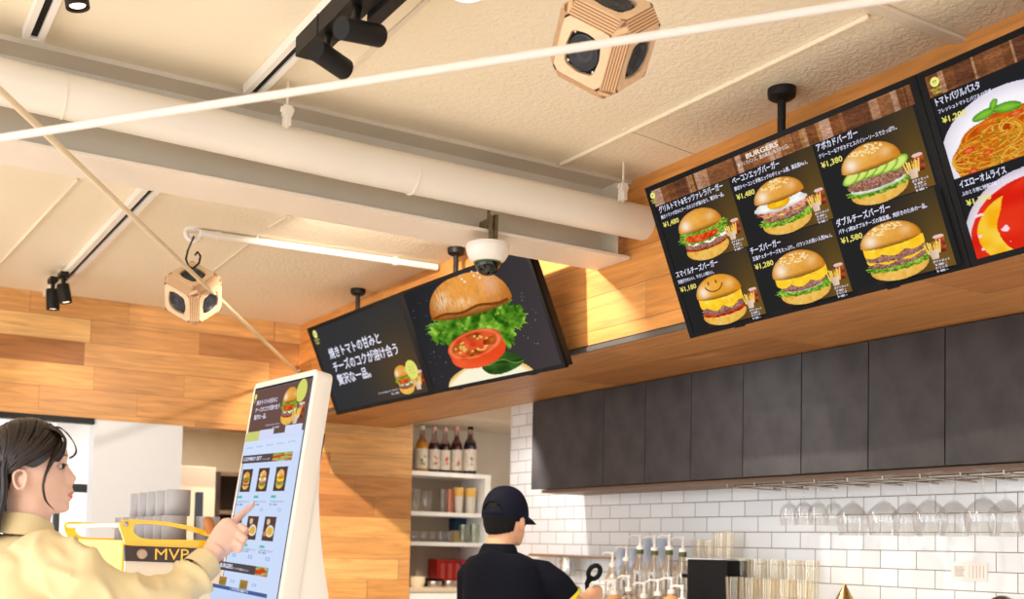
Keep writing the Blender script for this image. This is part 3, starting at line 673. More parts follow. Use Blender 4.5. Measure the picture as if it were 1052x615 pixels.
def fries(x, y):
    img = np.zeros(x.shape+(3,)); mk = np.zeros(x.shape, bool)
    # cola glass behind
    g = (abs(x-.72) < .23-.06*y) & (y > .06) & (y < .78); put(img, mk, g, mixc((104, 36, 28), (214, 100, 56), vn(x, y, 7, 2)*1.3-.1+(.5-y)*1.1))
    put(img, mk, ((x-.70)/.24)**2+((y-.08)/.08)**2 < 1, (226, 196, 186)); put(img, mk, ((x-.58)/.04)**2+((y-.42)/.26)**2 < 1, (214, 150, 130))
    r = np.random.RandomState(3)
    for k in range(12):
        x0 = .06+.045*k; tx = x0-.10+.02*k+r.uniform(-.04, .04); y1 = .26+r.uniform(-.08, .08); d = abs((x-(x0+.06))-(tx-x0)*np.clip((.72-y)/.5, 0, 2)); put(img, mk, (d < .028) & (y > y1) & (y < .74), (250, 214, 110) if k % 2 else (226, 172, 60))
    c = (x > .14+.16*(y-.5)) & (x < .60-.16*(y-.5)) & (y > .56+.05*np.cos((x-.36)*9)) & (y < .98); put(img, mk, c, mixc((196, 160, 130), (240, 216, 196), x*1.6))
    return img, mk
def wood_img(seed=0, n=26):
    rr = np.random.RandomState(seed); cols = [(118, 72, 42), (150, 98, 60), (176, 128, 96), (134, 84, 52), (102, 62, 42), (160, 114, 64), (184, 142, 118)]
    b = np.sort(rr.rand(n)); cs = np.array([cols[rr.randint(len(cols))] for _ in range(n+1)], float)
    def fn(x, y):
        i = np.searchsorted(b, x); c = cs[i]*(.78+.4*vn(x*1., y*.25, 150, seed))[..., None]*(.85+.3*vn(x, y, 6, seed+2))[..., None]; return c, np.ones(x.shape, bool)
    return fn
def grad(c0, c1, c2):
    def fn(x, y): t = np.clip(x/.85, 0, 1)**1.5; return mixc(c0, c1, np.clip(t, 0, 1)*np.clip(.40+y*.7, 0, 1))+np.array([12, 2, -2])*(1-x)[..., None]*y[..., None], np.ones(x.shape, bool)
    return fn
def screen(name, O, w, h, label, thick=.045, gl=True):
    O, w, h = Vector(O), Vector(w), Vector(h)
    root = empty(name, O + (w+h)*.5, label, 'menu screen', 'black framed menu screens in a row on the bulkhead'); cv = Canvas(O, w, h); n = cv.n
    W, H = w.length, h.length
    return root, cv, n
def frame(root, cv, bw, bt, thick=.04):
    """bezel ring standing 3 mm proud of the glass, and the case behind"""
    w, h, n, O = cv.w, cv.h, cv.n, cv.O; mb = MB(); X, Y = w.normalized(), h.normalized(); W, H = w.length, h.length
    def bx(u0, v0, u1, v1, z0, z1, m=mb):
        ps_ = [O+w*u+h*v+n*z for z in (z0, z1) for u, v in ((u0, v0), (u1, v0), (u1, v1), (u0, v1))]; m.add(ps_, [(0,3,2,1),(4,5,6,7),(0,1,5,4),(1,2,6,5),(2,3,7,6),(3,0,4,7)])
    bx(0, 0, 1, bt, -.01, .004); bx(0, 1-bt, 1, 1, -.01, .004); bx(0, bt, bw, 1-bt, -.01, .004); bx(1-bw, bt, 1, 1-bt, -.01, .004)
    mb.build('bezel', M_bezel, root)
    cs = MB(); bx(.006, .012, .994, .988, -thick, -.008, cs); cs.build('case', M_blackm, root)
    # bracket feet under the lower edge and arms to the pole behind
    ft = MB()
    for u in (.18, .74): bx(u, .985, u+.03, 1.008, -.03, -.012, ft)
    ft.build('bracket', M_blackm, root)
K1 = 2.41/2.45; up0 = Vector((0, 0, 1.45))
def quadf(TL, TR, BR, BL, k=K1):
    TL, TR, BL = [Vector(q)*k for q in (TL, TR, BL)]; return TL+up0, TR-TL, BL-TL
WH = (232, 232, 255); YE = (236, 226, 110)
def logo(cv, u, v, ru, asp, two=True):
    rv = ru*asp; cv.disc(u, v, ru, rv, (240, 238, 130))
    cv.rect(u-.5*ru, v-.28*rv, u+.5*ru, v-.12*rv, (150, 128, 60)); cv.rect(u-.30*ru, v-.12*rv, u-.16*ru, v+.4*rv, (150, 128, 60)); cv.rect(u+.16*ru, v-.12*rv, u+.30*ru, v+.4*rv, (150, 128, 60))
    cv.text('YELLOW', u-1.25*ru, v+1.75*rv, .62*rv, u+1.25*ru, (228, 214, 90), .02); cv.text('TABLE', u-.95*ru, v+2.5*rv, .62*rv, u+.95*ru, (228, 214, 90), .02)
# ---- six burger menu
r, cv, n = screen('menu_screen', *quadf((2.322, 2.826, 1.202), (2.409, 1.850, 1.249), (2.578, 1.807, .759), (2.491, 2.783, .712)), 'black framed menu screen showing six burgers with prices')
frame(r, cv, .0215, .032)
D0, D1, E0, E1 = .021, .978, .031, .969; asp = cv.w.length/cv.h.length
cv.rect(D0, E0, D1, E1, (38, 37, 38)); cv.patch(D0, E0, D1, .135, 330, 24, wood_img(4, 56))
cols = [(.021, .340), (.340, .656), (.656, .978)]; rows = [(.135, .555), (.555, .969)]
items = [('グリルトマト&モッツァレラバーガー', '焼きトマトの甘みとチーズのコクが溶け合う、贅沢な一品。', '¥1,480', 'tomato', .309, .304), ('ベーコンエッグバーガー', '厚切りベーコンと半熟エッグのボリューム感。満足度No.1。', '¥1,480', 'egg', .531, .623), ('アボカドバーガー', 'クリーミーなアボカドとスパイシーソースでさっぱり。', '¥1,380', 'avocado', .802, .915),
         ('スマイルチーズバーガー', '笑顔がかわいい、やさしい味わい。', '¥1,180', 'smile', .213, .187), ('チーズバーガー', '王道チェダーチーズをたっぷり。バランスの良い人気No.1。', '¥1,280', 'cheese', .466, .641), ('ダブルチーズバーガー', 'パティ2枚&ダブルチーズの満足感。肉好きのための一品。', '¥1,580', 'double', .840, .942)]
for i, (t, sb, pr, kd, ut, us) in enumerate(items):
    c0, c1 = cols[i % 3]; v0, v1 = rows[i//3]; b = .0 if i < 3 else .425
    cv.patch(c0+.08, v0+.004, c1-.004, v1-.004, 30, 24, grad((38, 36, 38), (112, 84, 34), None))
    cx = c0+.160; cv.patch(cx-.110, .226+b-.003*(i == 3), cx+.110, .562+b-(.01 if i > 2 else 0), 116, 126, burger(kd))
    cv.patch(c0+.243, .368+b, c0+.312, .492+b, 48, 56, fries)
    u = c0+.011; cv.text(t, u, .180+b, .036, ut, WH, .03); cv.text(sb, u, .221+b, .021, us, WH, .03); cv.text(pr, u, .277+b, .034, u+.069, YE, .03)
    for k, q in enumerate(('ポテトセット', '¥ 400 ~', 'ドリンク', '¥ 480 ~')): cv.text(q, c0+.263-.004*(k == 0), .507+b+.0165*k, .0125, c0+(.307 if k == 0 else .296), WH, .03)
logo(cv, .045, .068, .0105, asp)
cv.text('BURGERS', .443, .078, .031, .560, (244, 230, 214), .045); cv.text('手づくりバンズ、直火焼き、もうひと口。', .405, .106, .02, .594, (244, 236, 226), .02)
cv.build('display_image', r)
# ---- pasta menu, cut by the frame
O, w_, h_ = quadf((2.322, 2.826, 1.202), (2.409, 1.850, 1.249), (2.578, 1.807, .759), (2.491, 2.783, .712))
r, cv, n = screen('menu_screen', O+w_*1.002, Vector((.045, w_.y, w_.z)), h_, 'black framed menu screen with tomato pasta and omelette rice, cut by the right edge')
frame(r, cv, .0195, .032, .03)
cv.rect(.018, E0, D1, E1, (36, 36, 38)); cv.patch(.018, E0, D1, .138, 330, 24, wood_img(9, 56))
def pasta(x, y):
    img = np.zeros(x.shape+(3,)); mk = np.zeros(x.shape, bool); X = (x-.5)/.5; Y = (y-.52)/.52
    pl = X**2+Y**2; put(img, mk, pl < .97, mixc((250, 246, 252), (206, 196, 214), (pl-.55)*1.6)); X = X/.86; Y = (Y-.14)/.72; p2 = X**2+Y**2+.05*np.sin(np.arctan2(Y, X)*9)
    c = mixc((170, 56, 14), (226, 100, 20), vn(x, y, 18, 1)); inn = p2 < 1; put(img, mk, inn, c)
    rr = np.random.RandomState(8)
    for k in range(190):
        a = rr.uniform(0, 2*PI); q = math.sqrt(rr.rand())*.72; cx_, cy_ = q*math.cos(a), q*math.sin(a); R_ = rr.uniform(.18, .55); th = rr.uniform(0, 2*PI)
        dx, dy = X-cx_, (Y-cy_)*1.35; d = np.sqrt(dx**2+dy**2); an = np.arctan2(dy, dx); arc = np.cos(an-th) > rr.uniform(-.2, .6); s_ = abs(d-R_); cond = inn & arc & (s_ < .020)
        base = np.array([(236, 150, 34), (250, 186, 66), (222, 122, 22)][k % 3], float); cc = base*(1.10-.5*(s_/.022))[..., None]; img[cond] = cc[cond]
    for k in range(13):
        a = rr.uniform(0, 2*PI); q = math.sqrt(rr.rand())*.8; e = ((X-q*math.cos(a))/rr.uniform(.06, .12))**2+((Y-q*math.sin(a))/rr.uniform(.05, .10))**2; put(img, mk, inn & (e < 1), mixc((240, 120, 70), (196, 40, 14), e))
    for k in range(26):
        a = rr.uniform(0, 2*PI); q = math.sqrt(rr.rand())*.85; put(img, mk, inn & (((X-q*math.cos(a))/.025)**2+((Y-q*math.sin(a))/.022)**2 < 1), (110, 130, 30))
    for (bx_, by_, th, L_) in ((.355, .205, -.2, .085), (.505, .215, .25, .095), (.43, .145, -1.2, .05)):
        dx, dy = x-bx_, y-by_; p = dx*math.cos(th)+dy*math.sin(th); q = -dx*math.sin(th)+dy*math.cos(th); e = (p/L_)**2+(q/(L_*.5))**2
        put(img, mk, e < 1, mixc((136, 196, 60), (46, 116, 20), e*.8-.6*(abs(q) < .004)))
    return img, mk
def omelette(x, y):
    img = np.zeros(x.shape+(3,)); mk = np.zeros(x.shape, bool); X = (x-.5)/.5; Y = (y-.55)/.55; pl = X**2+Y**2
    put(img, mk, pl < .98, mixc((236, 226, 232), (184, 168, 190), (pl-.7)*2)); n_ = vn(x, y, 5, 3)
    put(img, mk, (X**2/.86+(Y-.1)**2/.86+.12*(n_-.5)) < 1, mixc((206, 20, 14), (240, 70, 40), vn(x, y, 9, 5)*.7)); e = ((X+.1)/.72)**2+((Y+.05)/.62)**2+.2*(n_-.5)
    put(img, mk, e < 1, mixc((250, 236, 120), (246, 176, 20), vn(x, y, 12, 6)+e*.3)); put(img, mk, (((X+.18)/.5)**2+((Y-.52)/.26)**2+.3*(vn(x, y, 10, 2)-.5)) < 1, mixc((246, 160, 30), (255, 230, 160), vn(x, y, 24, 9)))
    e = ((X-.10)/.62)**2+((Y+.16)/.66)**2+.25*(vn(x, y, 6, 11)-.5); put(img, mk, e < 1, mixc((214, 26, 14), (232, 60, 30), vn(x, y, 8, 12)))
    w_ = vn(x, y, 16, 14) > .90; put(img, mk, w_ & (pl < .8), (255, 214, 226)); return img, mk
cv.patch(0, .205, .40, .71, 180, 180, lambda x, y: (lambda a: (a[0], a[1] & (y < .693) & (x > .047)))(pasta(x, y)))
cv.patch(0, .600, .40, 1.13, 170, 170, lambda x, y: (lambda a: (a[0], a[1] & (y < (E1-.600)/.53) & (x > .047)))(omelette(x, y)))
cv.patch(.50, .205, .90, .71, 90, 90, lambda x, y: (lambda a: (a[0], a[1] & (y < .693)))(pasta(x, y))); cv.patch(.50, .600, .90, 1.13, 90, 90, lambda x, y: (lambda a: (a[0], a[1] & (y < (E1-.600)/.53)))(omelette(x, y)))
u = .031; cv.text('トマトバジルパスタ', u, .184, .034, .153, WH, .035); cv.text('フレッシュトマトとバジルの定番', u, .224, .018, .178, WH, .03); cv.text('¥1,200', u+.004, .278, .032, u+.070, YE, .03)
cv.text('イエローオムライス', u, .606, .034, .158, WH, .035); cv.text('ふわとろ卵に特製甘酸トマトソース。', u, .646, .018, .190, WH, .03); cv.text('¥1,300', u+.005, .702, .032, u+.072, YE, .03)
logo(cv, .045, .072, .0125, asp); cv.build('display_image', r)
# ---- text screen on the far left
O, w_, h_ = quadf((2.328, 5.795, 1.212), (2.362, 4.701, 1.216), (2.572, 4.723, .743), (2.538, 5.817, .738))
r, cv, n = screen('menu_screen', O, w_, h_, 'black framed screen of white Japanese text with a small burger at its lower right'); asp = w_.length/h_.length
frame(r, cv, .030, .040)
def bg(x, y):
    t = np.exp(-(((x-.85)/.35)**2+((y-.75)/.5)**2)); return mixc((52, 52, 54), (84, 66, 44), t), np.ones(x.shape, bool)
cv.patch(.028, .038, .972, .962, 40, 30, bg); logo(cv, .066, .088, .022, asp*.95)
cv.text('焼きトマトの甘みと', .150, .385, .098, .700, (236, 234, 252), .03); cv.text('チーズのコクが溶け合う', .148, .535, .098, .826, (236, 234, 252), .03); cv.text('贅沢な一品。', .148, .680, .098, .505, (236, 234, 252), .03)
cv.text('グリルトマト&モッツァレラバーガー', .514, .885, .020, .716, (220, 220, 240), .02); cv.text('¥1,480', .640, .918, .020, .715, (220, 220, 240), .02)
cv.patch(.712, .640, .886, .955, 90, 90, burger('tomato')); cv.patch(.855, .74, .985, .93, 60, 60, lambda x, y: (lambda a: (a[0], a[1] & (x < .90)))(fries(x, y))); cv.disc(.893, .72, .052, .094, (226, 226, 112))
for k, s_ in enumerate(('セット', 'ポテト', 'ドリンク')): cv.text(s_, .868, .700+.032*k, .018, .918, (120, 120, 60), .01)
cv.build('display_image', r)
# ---- falling burger picture
O, w_, h_ = quadf((2.348, 4.673, 1.209), (2.392, 3.645, 1.208), (2.552, 3.576, .723), (2.508, 4.604, .724))
r, cv, n = screen('menu_screen', O, w_, h_, 'black framed screen with a large picture of a burger coming apart, tomato and lettuce')
frame(r, cv, .020, .034)
cv.patch(.018, .032, .982, .968, 40, 30, lambda x, y: (mixc((37, 38, 40), (70, 61, 63), x*.75+y*.3-.05), np.ones(x.shape, bool)))
def bigburger(x, y):
    x = .10+.80*x; y = .04+.926*y
    img = np.zeros(x.shape+(3,)); mk = np.zeros(x.shape, bool); rr = np.random.RandomState(2)
    # bottom bun
    X = (x-.47)/.33; Y = (y-1.0)/.20; e = X**2+Y**2+.03*np.sin(X*9); put(img, mk, e < 1, mixc((252, 244, 214), (232, 178, 84), (vn(x, y, 8, 3)-.35)*1.3+(e-.85)*4))
    # basil leaf
    dx, dy = x-.60, y-.845; th = .15; p = dx*math.cos(th)+dy*math.sin(th); q = -dx*math.sin(th)+dy*math.cos(th); e = (p/.155)**2+(q/(.10*(1-.35*p/.155)))**2
    put(img, mk, e < 1, mixc((58, 96, 34), (22, 52, 18), vn(x, y, 22, 2)+.6*np.exp(-(q/.008)**2)-.2)); put(img, mk, (e < 1) & (abs(q+.02*np.cos(p*30)) < .004), (110, 140, 70))
    # lettuce leaves
    for (cx_, cy_, rx_, ry_, sd) in ((.42, .42, .30, .11, 1), (.22, .47, .09, .11, 2), (.60, .46, .22, .15, 3), (.76, .51, .10, .11, 7), (.68, .60, .075, .15, 4), (.30, .49, .10, .13, 5), (.50, .45, .09, .12, 9)):
        th = np.arctan2((y-cy_)/ry_, (x-cx_)/rx_); rr_ = 1+.10*np.sin(th*11+sd)+.07*np.sin(th*19+2*sd)+.05*np.sin(th*31); e = ((x-cx_)/rx_)**2+((y-cy_)/ry_)**2
        fold = vn(x+.6*y*((sd % 2)*2-1), y*.35, 26, sd)*.65+vn(x, y, 44, sd+3)*.35; c = mixc((34, 84, 10), (146, 196, 62), (fold-.22)*1.7); c = c+(np.array([220, 240, 160])-c)*(np.clip(fold-.70, 0, 1)*1.7)[..., None]
        c = c*(1-.3*np.clip(e-.6, 0, 1)*(vn(x, y, 30, 9) > .5))[..., None]; put(img, mk, e < rr_**2, c)
    # tomato slice
    th = -.12; dx, dy = x-.445, y-.70; 
    dx, dy = x-.445, y-.665; p = dx*math.cos(th)+dy*math.sin(th); q = -dx*math.sin(th)+dy*math.cos(th); e2 = (p/.215)**2+((q-.06)/.125)**2; side = (e2 < 1) | ((abs(p) < .215) & (q > -.02) & (q < .06) & ((p/.215)**2+((q-.06)/.125)**2 < 1.6) & (abs(p) < .213))
    put(img, mk, side, mixc((226, 62, 22), (240, 96, 50), vn(x, y, 9, 7)+(q)*2)*1.); e = (p/.215)**2+((q+.02)/.118)**2
    c = mixc((206, 50, 20), (236, 110, 62), vn(x, y, 20, 8)); an = np.arctan2(q+.02, p*.55); seg = np.sin(an*4+.6) > -.1; gel = seg & (e < .66) & (e > .12); c[gel] = mixc((196, 120, 40), (150, 34, 12), vn(x, y, 34, 4))[gel]
    c = c+(np.array([255, 170, 120])-c)*(np.exp(-((e-.8)/.08)**2)*.5)[..., None]; put(img, mk, e < 1, c)
    for k in range(26): a_ = rr.uniform(0, 2*PI); w = rr.uniform(.35, .7); put(img, mk, ((p-.215*w*math.cos(a_))/.011)**2+((q+.02-.118*w*math.sin(a_))/.008)**2 < 1, (226, 190, 96))
    # top bun
    X = (x-.5)/.312; Yc = .332+.012*(X) ; Y = y-Yc; rt_ = .298; rb = .070; ww = 1
    cond = ((np.abs(X)**2.3+(np.abs(Y)/rt_)**2.2 < 1) & (Y <= 0)) | ((X**2+(Y/rb)**2 < 1) & (Y > 0))
    cond &= y > -.03
    t = 1-np.sqrt(((X-.1)/1.1)**2+((Y+.20)/.36)**2); c = mixc((164, 88, 28), (232, 156, 70), t*1.2+.25); wr = vn(x*2.6, y*.9, 40, 5)*.7+vn(x*1.4, y*.35, 30, 5)*.3; c = c*(.92+.16*wr)[..., None]
    hl = np.exp(-(((X+.60)/.22)**2+((Y+.12)/.09)**2))+.7*np.exp(-(((X+.1)/.25)**2+((Y+.055)/.05)**2)); c = c+(np.array([255, 238, 214])-c)*(np.clip(hl, 0, 1)*np.clip(vn(x*3., y*.6, 46, 6)*1.8-.3, 0, 1)*.85)[..., None]
    hl = np.exp(-(((X-.62)/.2)**2+((Y+.15)/.10)**2)); c = c+(np.array([236, 190, 176])-c)*(hl*.55)[..., None]
    c = c*(1-.42*np.clip(Y/rb, 0, 1))[..., None]; put(img, mk, cond, c); put(img, mk, cond & (abs(Y-rb*.15+.012*np.sin(X*7)) < .012) & (X < .9), (120, 62, 20))
    for k in range(9): put(img, mk, ((x-rr.uniform(.46, .64))/.008)**2+((y-rr.uniform(.03, .12))/.01)**2 < 1, (246, 232, 214))
    return img, mk
cv.patch(.10, .04, .90, .966, 230, 210, bigburger)
rr = np.random.RandomState(4)
for k in range(34):
    u, v = (rr.uniform(.04, .2), rr.uniform(.15, .9)) if k < 18 else (rr.uniform(.80, .95), rr.uniform(.3, .85)); s_ = rr.uniform(.0015, .0035); cv.disc(u, v, s_, s_*2.2, (120, 118, 122), 8)
cv.build('display_image', r)
# ================================================================== KIOSK
def kiosk():
    TL, TR, BL = Vector((.96516, 2.76053, 1.8635)), Vector((.97645, 2.35828, 1.8534)), Vector((.85604, 2.67198, 1.32027))
    w = TR-TL; h = (BL-TL)*1.75; n = w.cross(h).normalized(); n = -n if n.dot(CAM-TL) < 0 else n
    root = empty('order_kiosk', TL+w*.5+h, 'white self-order touch kiosk with a tall tilted screen, the woman points at it', 'kiosk')
    X, Y = w.normalized(), h.normalized(); W, H = w.length, h.length
    # rounded slab
    mb = MB(); rad = .018; pl = []
    for (cx, cy, a0) in ((W-rad, rad, -PI/2), (W-rad, H-rad, 0), (rad, H-rad, PI/2), (rad, rad, PI)):
        pl += [(cx+rad*math.cos(a0+t), cy+rad*math.sin(a0+t)) for t in np.linspace(0, PI/2, 7)]
    mb.prism(pl, TL, X, Y, -n*.042); mb.build('screen_body', M_whitep, root, bevel=.003, smooth=30)
    # curved pedestal: side profile in the plane spanned by depth (-n) and down
    F = Vector((1, .03, 0)).normalized(); c = TL + w*.5
    # rear outline of the stand, top to floor
    prof = []
    for px, py in ((333.5, 392), (332, 420), (328, 445), (322.5, 475), (319, 505), (318, 540), (319, 575), (322, 608)):
        q = at(px, py, 1, TR.y+.01); prof.append((q.x, q.z))
    prof += [(prof[-1][0]+.012, 1.15), (prof[-1][0]+.02, .9), (prof[-1][0]+.02, .4), (prof[-1][0]+.02, .03)]
    def side(z):
        t = (z-TR.z)/(Y.z); return TR + Y*t - n*.03
    half = W*.5-.004; vs = []
    for (xb, z) in prof:
        f_ = side(max(z, TR.z+Y.z*H+.02)); f_.z = z; f_ = f_ - X*.006; bk = Vector((max(xb, f_.x+.004), f_.y, z))
        for k_ in (0, 1): vs += [f_ - X*(W-.012)*k_, bk - X*(W-.012)*k_]
    fs = []
    for i in range(len(prof)-1):
        a = i*4; b = a+4; fs += [(a, a+1, b+1, b), (a+2, b+2, b+3, a+3), (a+1, a+3, b+3, b+1), (a, b, b+2, a+2)]
    fs += [(0, 2, 3, 1), (len(vs)-4, len(vs)-3, len(vs)-1, len(vs)-2)]
    MB().add(vs, fs).build('pedestal', M_whitep, root, smooth=30, bevel=.006)
    sp_ = MB(); pts = [(max(xb, side(max(z, TR.z+Y.z*H+.02)).x-.0)+.004, z) for xb, z in prof[2:]]
    sp_.tube([Vector((x_, TR.y+.012, z)) for x_, z in pts], .012, n=10); sp_.build('cable_channel', M_blackp, root, smooth=50)
    bc = Vector((c.x+.06, c.y, 0)); MB().obox(bc+Vector((0, 0, .016)), (F, X, Vector((0, 0, 1))), (.26, W*.55, .015)).build('foot_plate', M_whitep, root, bevel=.004)
    cv = Canvas(TL - n*0, w, h, .0003); Hk = h.length
    sx0, sx1, sy0, sy1 = .055, .945, .0225, .93
    LB = (206, 222, 250)
    cv.rect(sx0-.012, sy0-.006, sx1+.012, sy1+.006, (40, 44, 56)); cv.rect(sx0, sy0, sx1, sy1, LB)
    g = 1/1.75
    VA = [.0, .062, .262, .278, .34, .35, .405, .425, .565, .58, .594, .648, .664, .690, .815, .828, .842, .898, .914, .925, .985, 1.0, 1.06, 1.062, 1.098, 1.75]
    VB = [.0, .040, .270, .297, .362, .365, .403, .432, .538, .556, .568, .612, .626, .650, .753, .773, .784, .820, .834, .862, .900, .928, .965, .966, .982, 1.75]
    def uvk(u, v): return sx0+(sx1-sx0)*u, float(np.interp(v, VA, VB))*g
    # coordinates below: u across the display, v down the slab in the visible part (0..1)
    def R(u0, v0, u1, v1, c): a = uvk(u0, v0); b = uvk(u1, v1); cv.rect(a[0], a[1], b[0], b[1], c)
    def Tx(t, u0, v, hh, u1, c=(90, 104, 150), b=.02): cv.text(t, uvk(u0, v)[0], uvk(u0, v)[1], hh*g*.86, uvk(u1, v)[0], c, b)
    BR = (110, 82, 74)
    R(0, .062, 1, .262, BR)
    for i, (t, u1) in enumerate((('焼きトマトの甘みと', .46), ('チーズのコクが溶け合う', .52), ('贅沢な一品。', .30))): Tx(t, .07, .128+.031*i, .024, u1, (226, 226, 250), .04)
    Tx('グリルトマト&モッツァレラ', .32, .226, .008, .58, (226, 226, 250)); Tx('¥1,480', .46, .240, .010, .58, (226, 226, 250))
    a = uvk(.55, .075); b = uvk(.86, .238); cv.patch(a[0], a[1], b[0], b[1], 60, 80, burger('tomato')); a = uvk(.76, .15); b = uvk(.98, .235)
    cv.patch(a[0], a[1], b[0], b[1], 40, 40, fries); a = uvk(.88, .105); cv.disc(a[0], a[1], .075, .030, (214, 218, 110)); logo(cv, .095, .075*g, .022, .33)
    R(0, .245, .26, .278, (206, 208, 120)); R(.26, .243, .52, .276, (214, 218, 246)); R(.72, .238, 1, .272, (214, 222, 250)); R(0, .278, 1, .340, (212, 226, 252))
    for i in range(5): Tx('セットメニュー'[:5+i % 2], .06+.19*i, .312-.002*i, .010, .19+.19*i, (100, 120, 190))
    R(.03, .350, .93, .405, (92, 76, 74)); Tx('COMBO SET', .06, .388, .022, .40, (222, 226, 250), .05); Tx('コンボ', .42, .390, .008, .55, (222, 226, 250))
    a = uvk(.60, .350); b = uvk(.93, .405); cv.patch(a[0], a[1], b[0], b[1], 40, 24, lambda x, y: (mixc(mixc((120, 160, 60), (236, 220, 150), vn(x, y, 7, 2)), (200, 80, 50), (vn(x, y, 5, 8)-.55)*4), x > .02))
    kinds = ['tomato', 'egg', 'cheese']
    def plate(x, y):
        img = np.zeros(x.shape+(3,)); mk = np.ones(x.shape, bool); img[:] = (92, 66, 58); put(img, mk, ((x-.6)/.34)**2+((y-.6)/.24)**2 < 1, mixc((240, 236, 226), (226, 180, 70), (1-(((x-.6)/.3)**2+((y-.6)/.2)**2))*2)); put(img, mk, ((x-.36)/.16)**2+((y-.22)/.12)**2 < 1, (226, 190, 160)); put(img, mk, ((x-.2)/.16)**2+((y-.72)/.1)**2 < 1, (206, 130, 90)); return img, mk
    for i in range(3):
        u = .091+.322*i; R(u, .425, u+.195, .565, (84, 62, 56)); a = uvk(u+.02, .435); b = uvk(u+.175, .555); cv.patch(a[0], a[1], b[0], b[1], 30, 40, burger(kinds[i]))
        R(u-.01, .580, u+.075, .594, (96, 190, 176)); Tx('グリルバーガーセット', u-.01, .618, .010, u+.23); Tx('¥1,480', u-.01, .634, .010, u+.12); R(u+.15, .648, u+.20, .664, (172, 186, 230)); R(u+.165, .652, u+.19, .660, LB)
    for i in range(3):
        u = .091+.315*i; a = uvk(u, .690); b = uvk(u+.195, .815); cv.patch(a[0], a[1], b[0], b[1], 26, 34, plate)
        R(u-.01, .828, u+.075, .842, (96, 190, 176)); Tx('パスタセット', u-.01, .866, .011, u+.23); Tx('¥1,300', u-.01, .880, .010, u+.12); R(u+.13, .898, u+.20, .914, (150, 170, 230)); R(u+.145, .902, u+.185, .910, LB)
    R(.03, .925, .93, .985, (84, 74, 76)); Tx('BURGERS', .06, .966, .024, .30, (222, 226, 250), .05); Tx('バーガー単品メニュー', .31, .968, .010, .62, (222, 226, 250)); a = uvk(.72, .925); b = uvk(.93, .985)
    cv.patch(a[0], a[1], b[0], b[1], 30, 24, lambda x, y: (mixc(mixc((110, 170, 60), (226, 220, 170), vn(x, y, 6, 2)), (214, 60, 40), (vn(x, y, 4, 8)-.5)*5), x > .02))
    for i in range(2):
        u = .10+.40*i; a = uvk(u, 1.0); b = uvk(u+.14, 1.06); cv.patch(a[0], a[1], b[0], b[1], 24, 20, lambda x, y: (mixc((200, 120, 60), (120, 130, 50), vn(x, y, 4, 3)), x > -1)); R(u+.22, 1.012, u+.29, 1.03, (150, 170, 230)); R(u+.235, 1.016, u+.275, 1.026, LB)
    R(0, 1.062, 1, 1.098, (74, 96, 150)); Tx('ご注文内容を確認する', .35, 1.088, .012, .68, (226, 230, 250)); R(.0, 1.098, 1, sy1/g, (196, 216, 250))
    cv.build('display_image', root); return root
kiosk()
# ================================================================== KITCHEN
ys = [4.877, 4.254, 3.943, 3.635, 3.323, 3.012, 2.698, 2.385, 2.07, 1.75]
place = ['leftmost and widest charcoal wall cabinet, next to the bare tiles', 'charcoal wall cabinet second from the left, right of the widest one', 'charcoal wall cabinet third from the left in the row of eight', 'charcoal wall cabinet fourth from the left, below the lower left corner of the burger menu',
         'charcoal wall cabinet fifth from the left, just left of the hanging glasses', 'charcoal wall cabinet sixth from the left, above the round hanging glasses', 'charcoal wall cabinet seventh from the left, second from the right edge', 'charcoal wall cabinet cut by the right edge of the picture']
for i in range(8):
    y0, y1 = ys[i+1], ys[i]; r = empty('wall_cabinet', ((XR+XT)/2, (y0+y1)/2, 1.759), place[i], 'cabinet', 'charcoal wall cabinets')
    MB().box((XR+.022, y0+.001, 1.762), (XT-.001, y1-.001, ZS-.002)).build('body', M_blackm, r)
    MB().box((XR, y0+.0022, 1.759), (XR+.02, y1-.0022, ZS-.004)).build('door', M_char, r, bevel=.0015)
r = struct(MB().box((XR+.07, 2.07, 1.742), (XT-.001, 4.877, 1.759)).build('trim_20', mat('pale_wood_strip', (128, 100, 80), .5)))
# hanging rack for stemware: rails run front to back under the cabinets
rack = empty('glass_rack', (3.43, 2.5, 1.74), 'steel wire rack for upside-down glasses under the right hand cabinets', 'rack')
mb = MB()
for x in (3.31, 3.54): mb.tube([(x, 3.42, 1.728), (x, 1.75, 1.728)], .004, n=8)
mb.build('long_rails', M_chrome, rack)
y = 3.42; k = 0
while y > 1.8:
    MB().tube([(3.27, y, 1.735), (3.275, y, 1.722), (3.58, y, 1.722)], .0035, n=8).build('cross_rail', M_chrome, rack, smooth=50); y -= .155; k += 1
def glass(loc, prof, name, label, cat, group, m=M_glass, n=28, parent=None):
    return tag(MB().lathe(prof, loc, (0, 0, 1), n, cap=False).build(name, m, None, smooth=60, origin=loc), label, cat, group)
# hanging glass profiles, heights below the foot plate (upside down)
def hang_round(p): return [(.030, .0), (.028, -.003), (.006, -.008), (.0035, -.02), (.0035, -.078), (.008, -.088), (.024, -.098), (.034, -.115), (.038, -.135), (.036, -.158), (.031, -.180), (.030, -.180), (.035, -.156), (.037, -.135), (.033, -.116), (.023, -.100), (.004, -.092)]
def hang_wide(p): return [(.040, .0), (.037, -.003), (.006, -.010), (.0035, -.022), (.0035, -.085), (.007, -.093), (.022, -.102), (.042, -.122), (.056, -.138), (.059, -.147), (.056, -.178), (.048, -.22), (.047, -.22), (.055, -.178), (.0575, -.148), (.054, -.140), (.041, -.125), (.021, -.106), (.003, -.098)]
labs = ['round wine glass hanging upside down, leftmost on the rack', 'round wine glass hanging upside down, second from the left end of the rack', 'round wine glass hanging upside down, third from the left end of the rack', 'round wine glass hanging upside down beside the first wide shouldered glass']
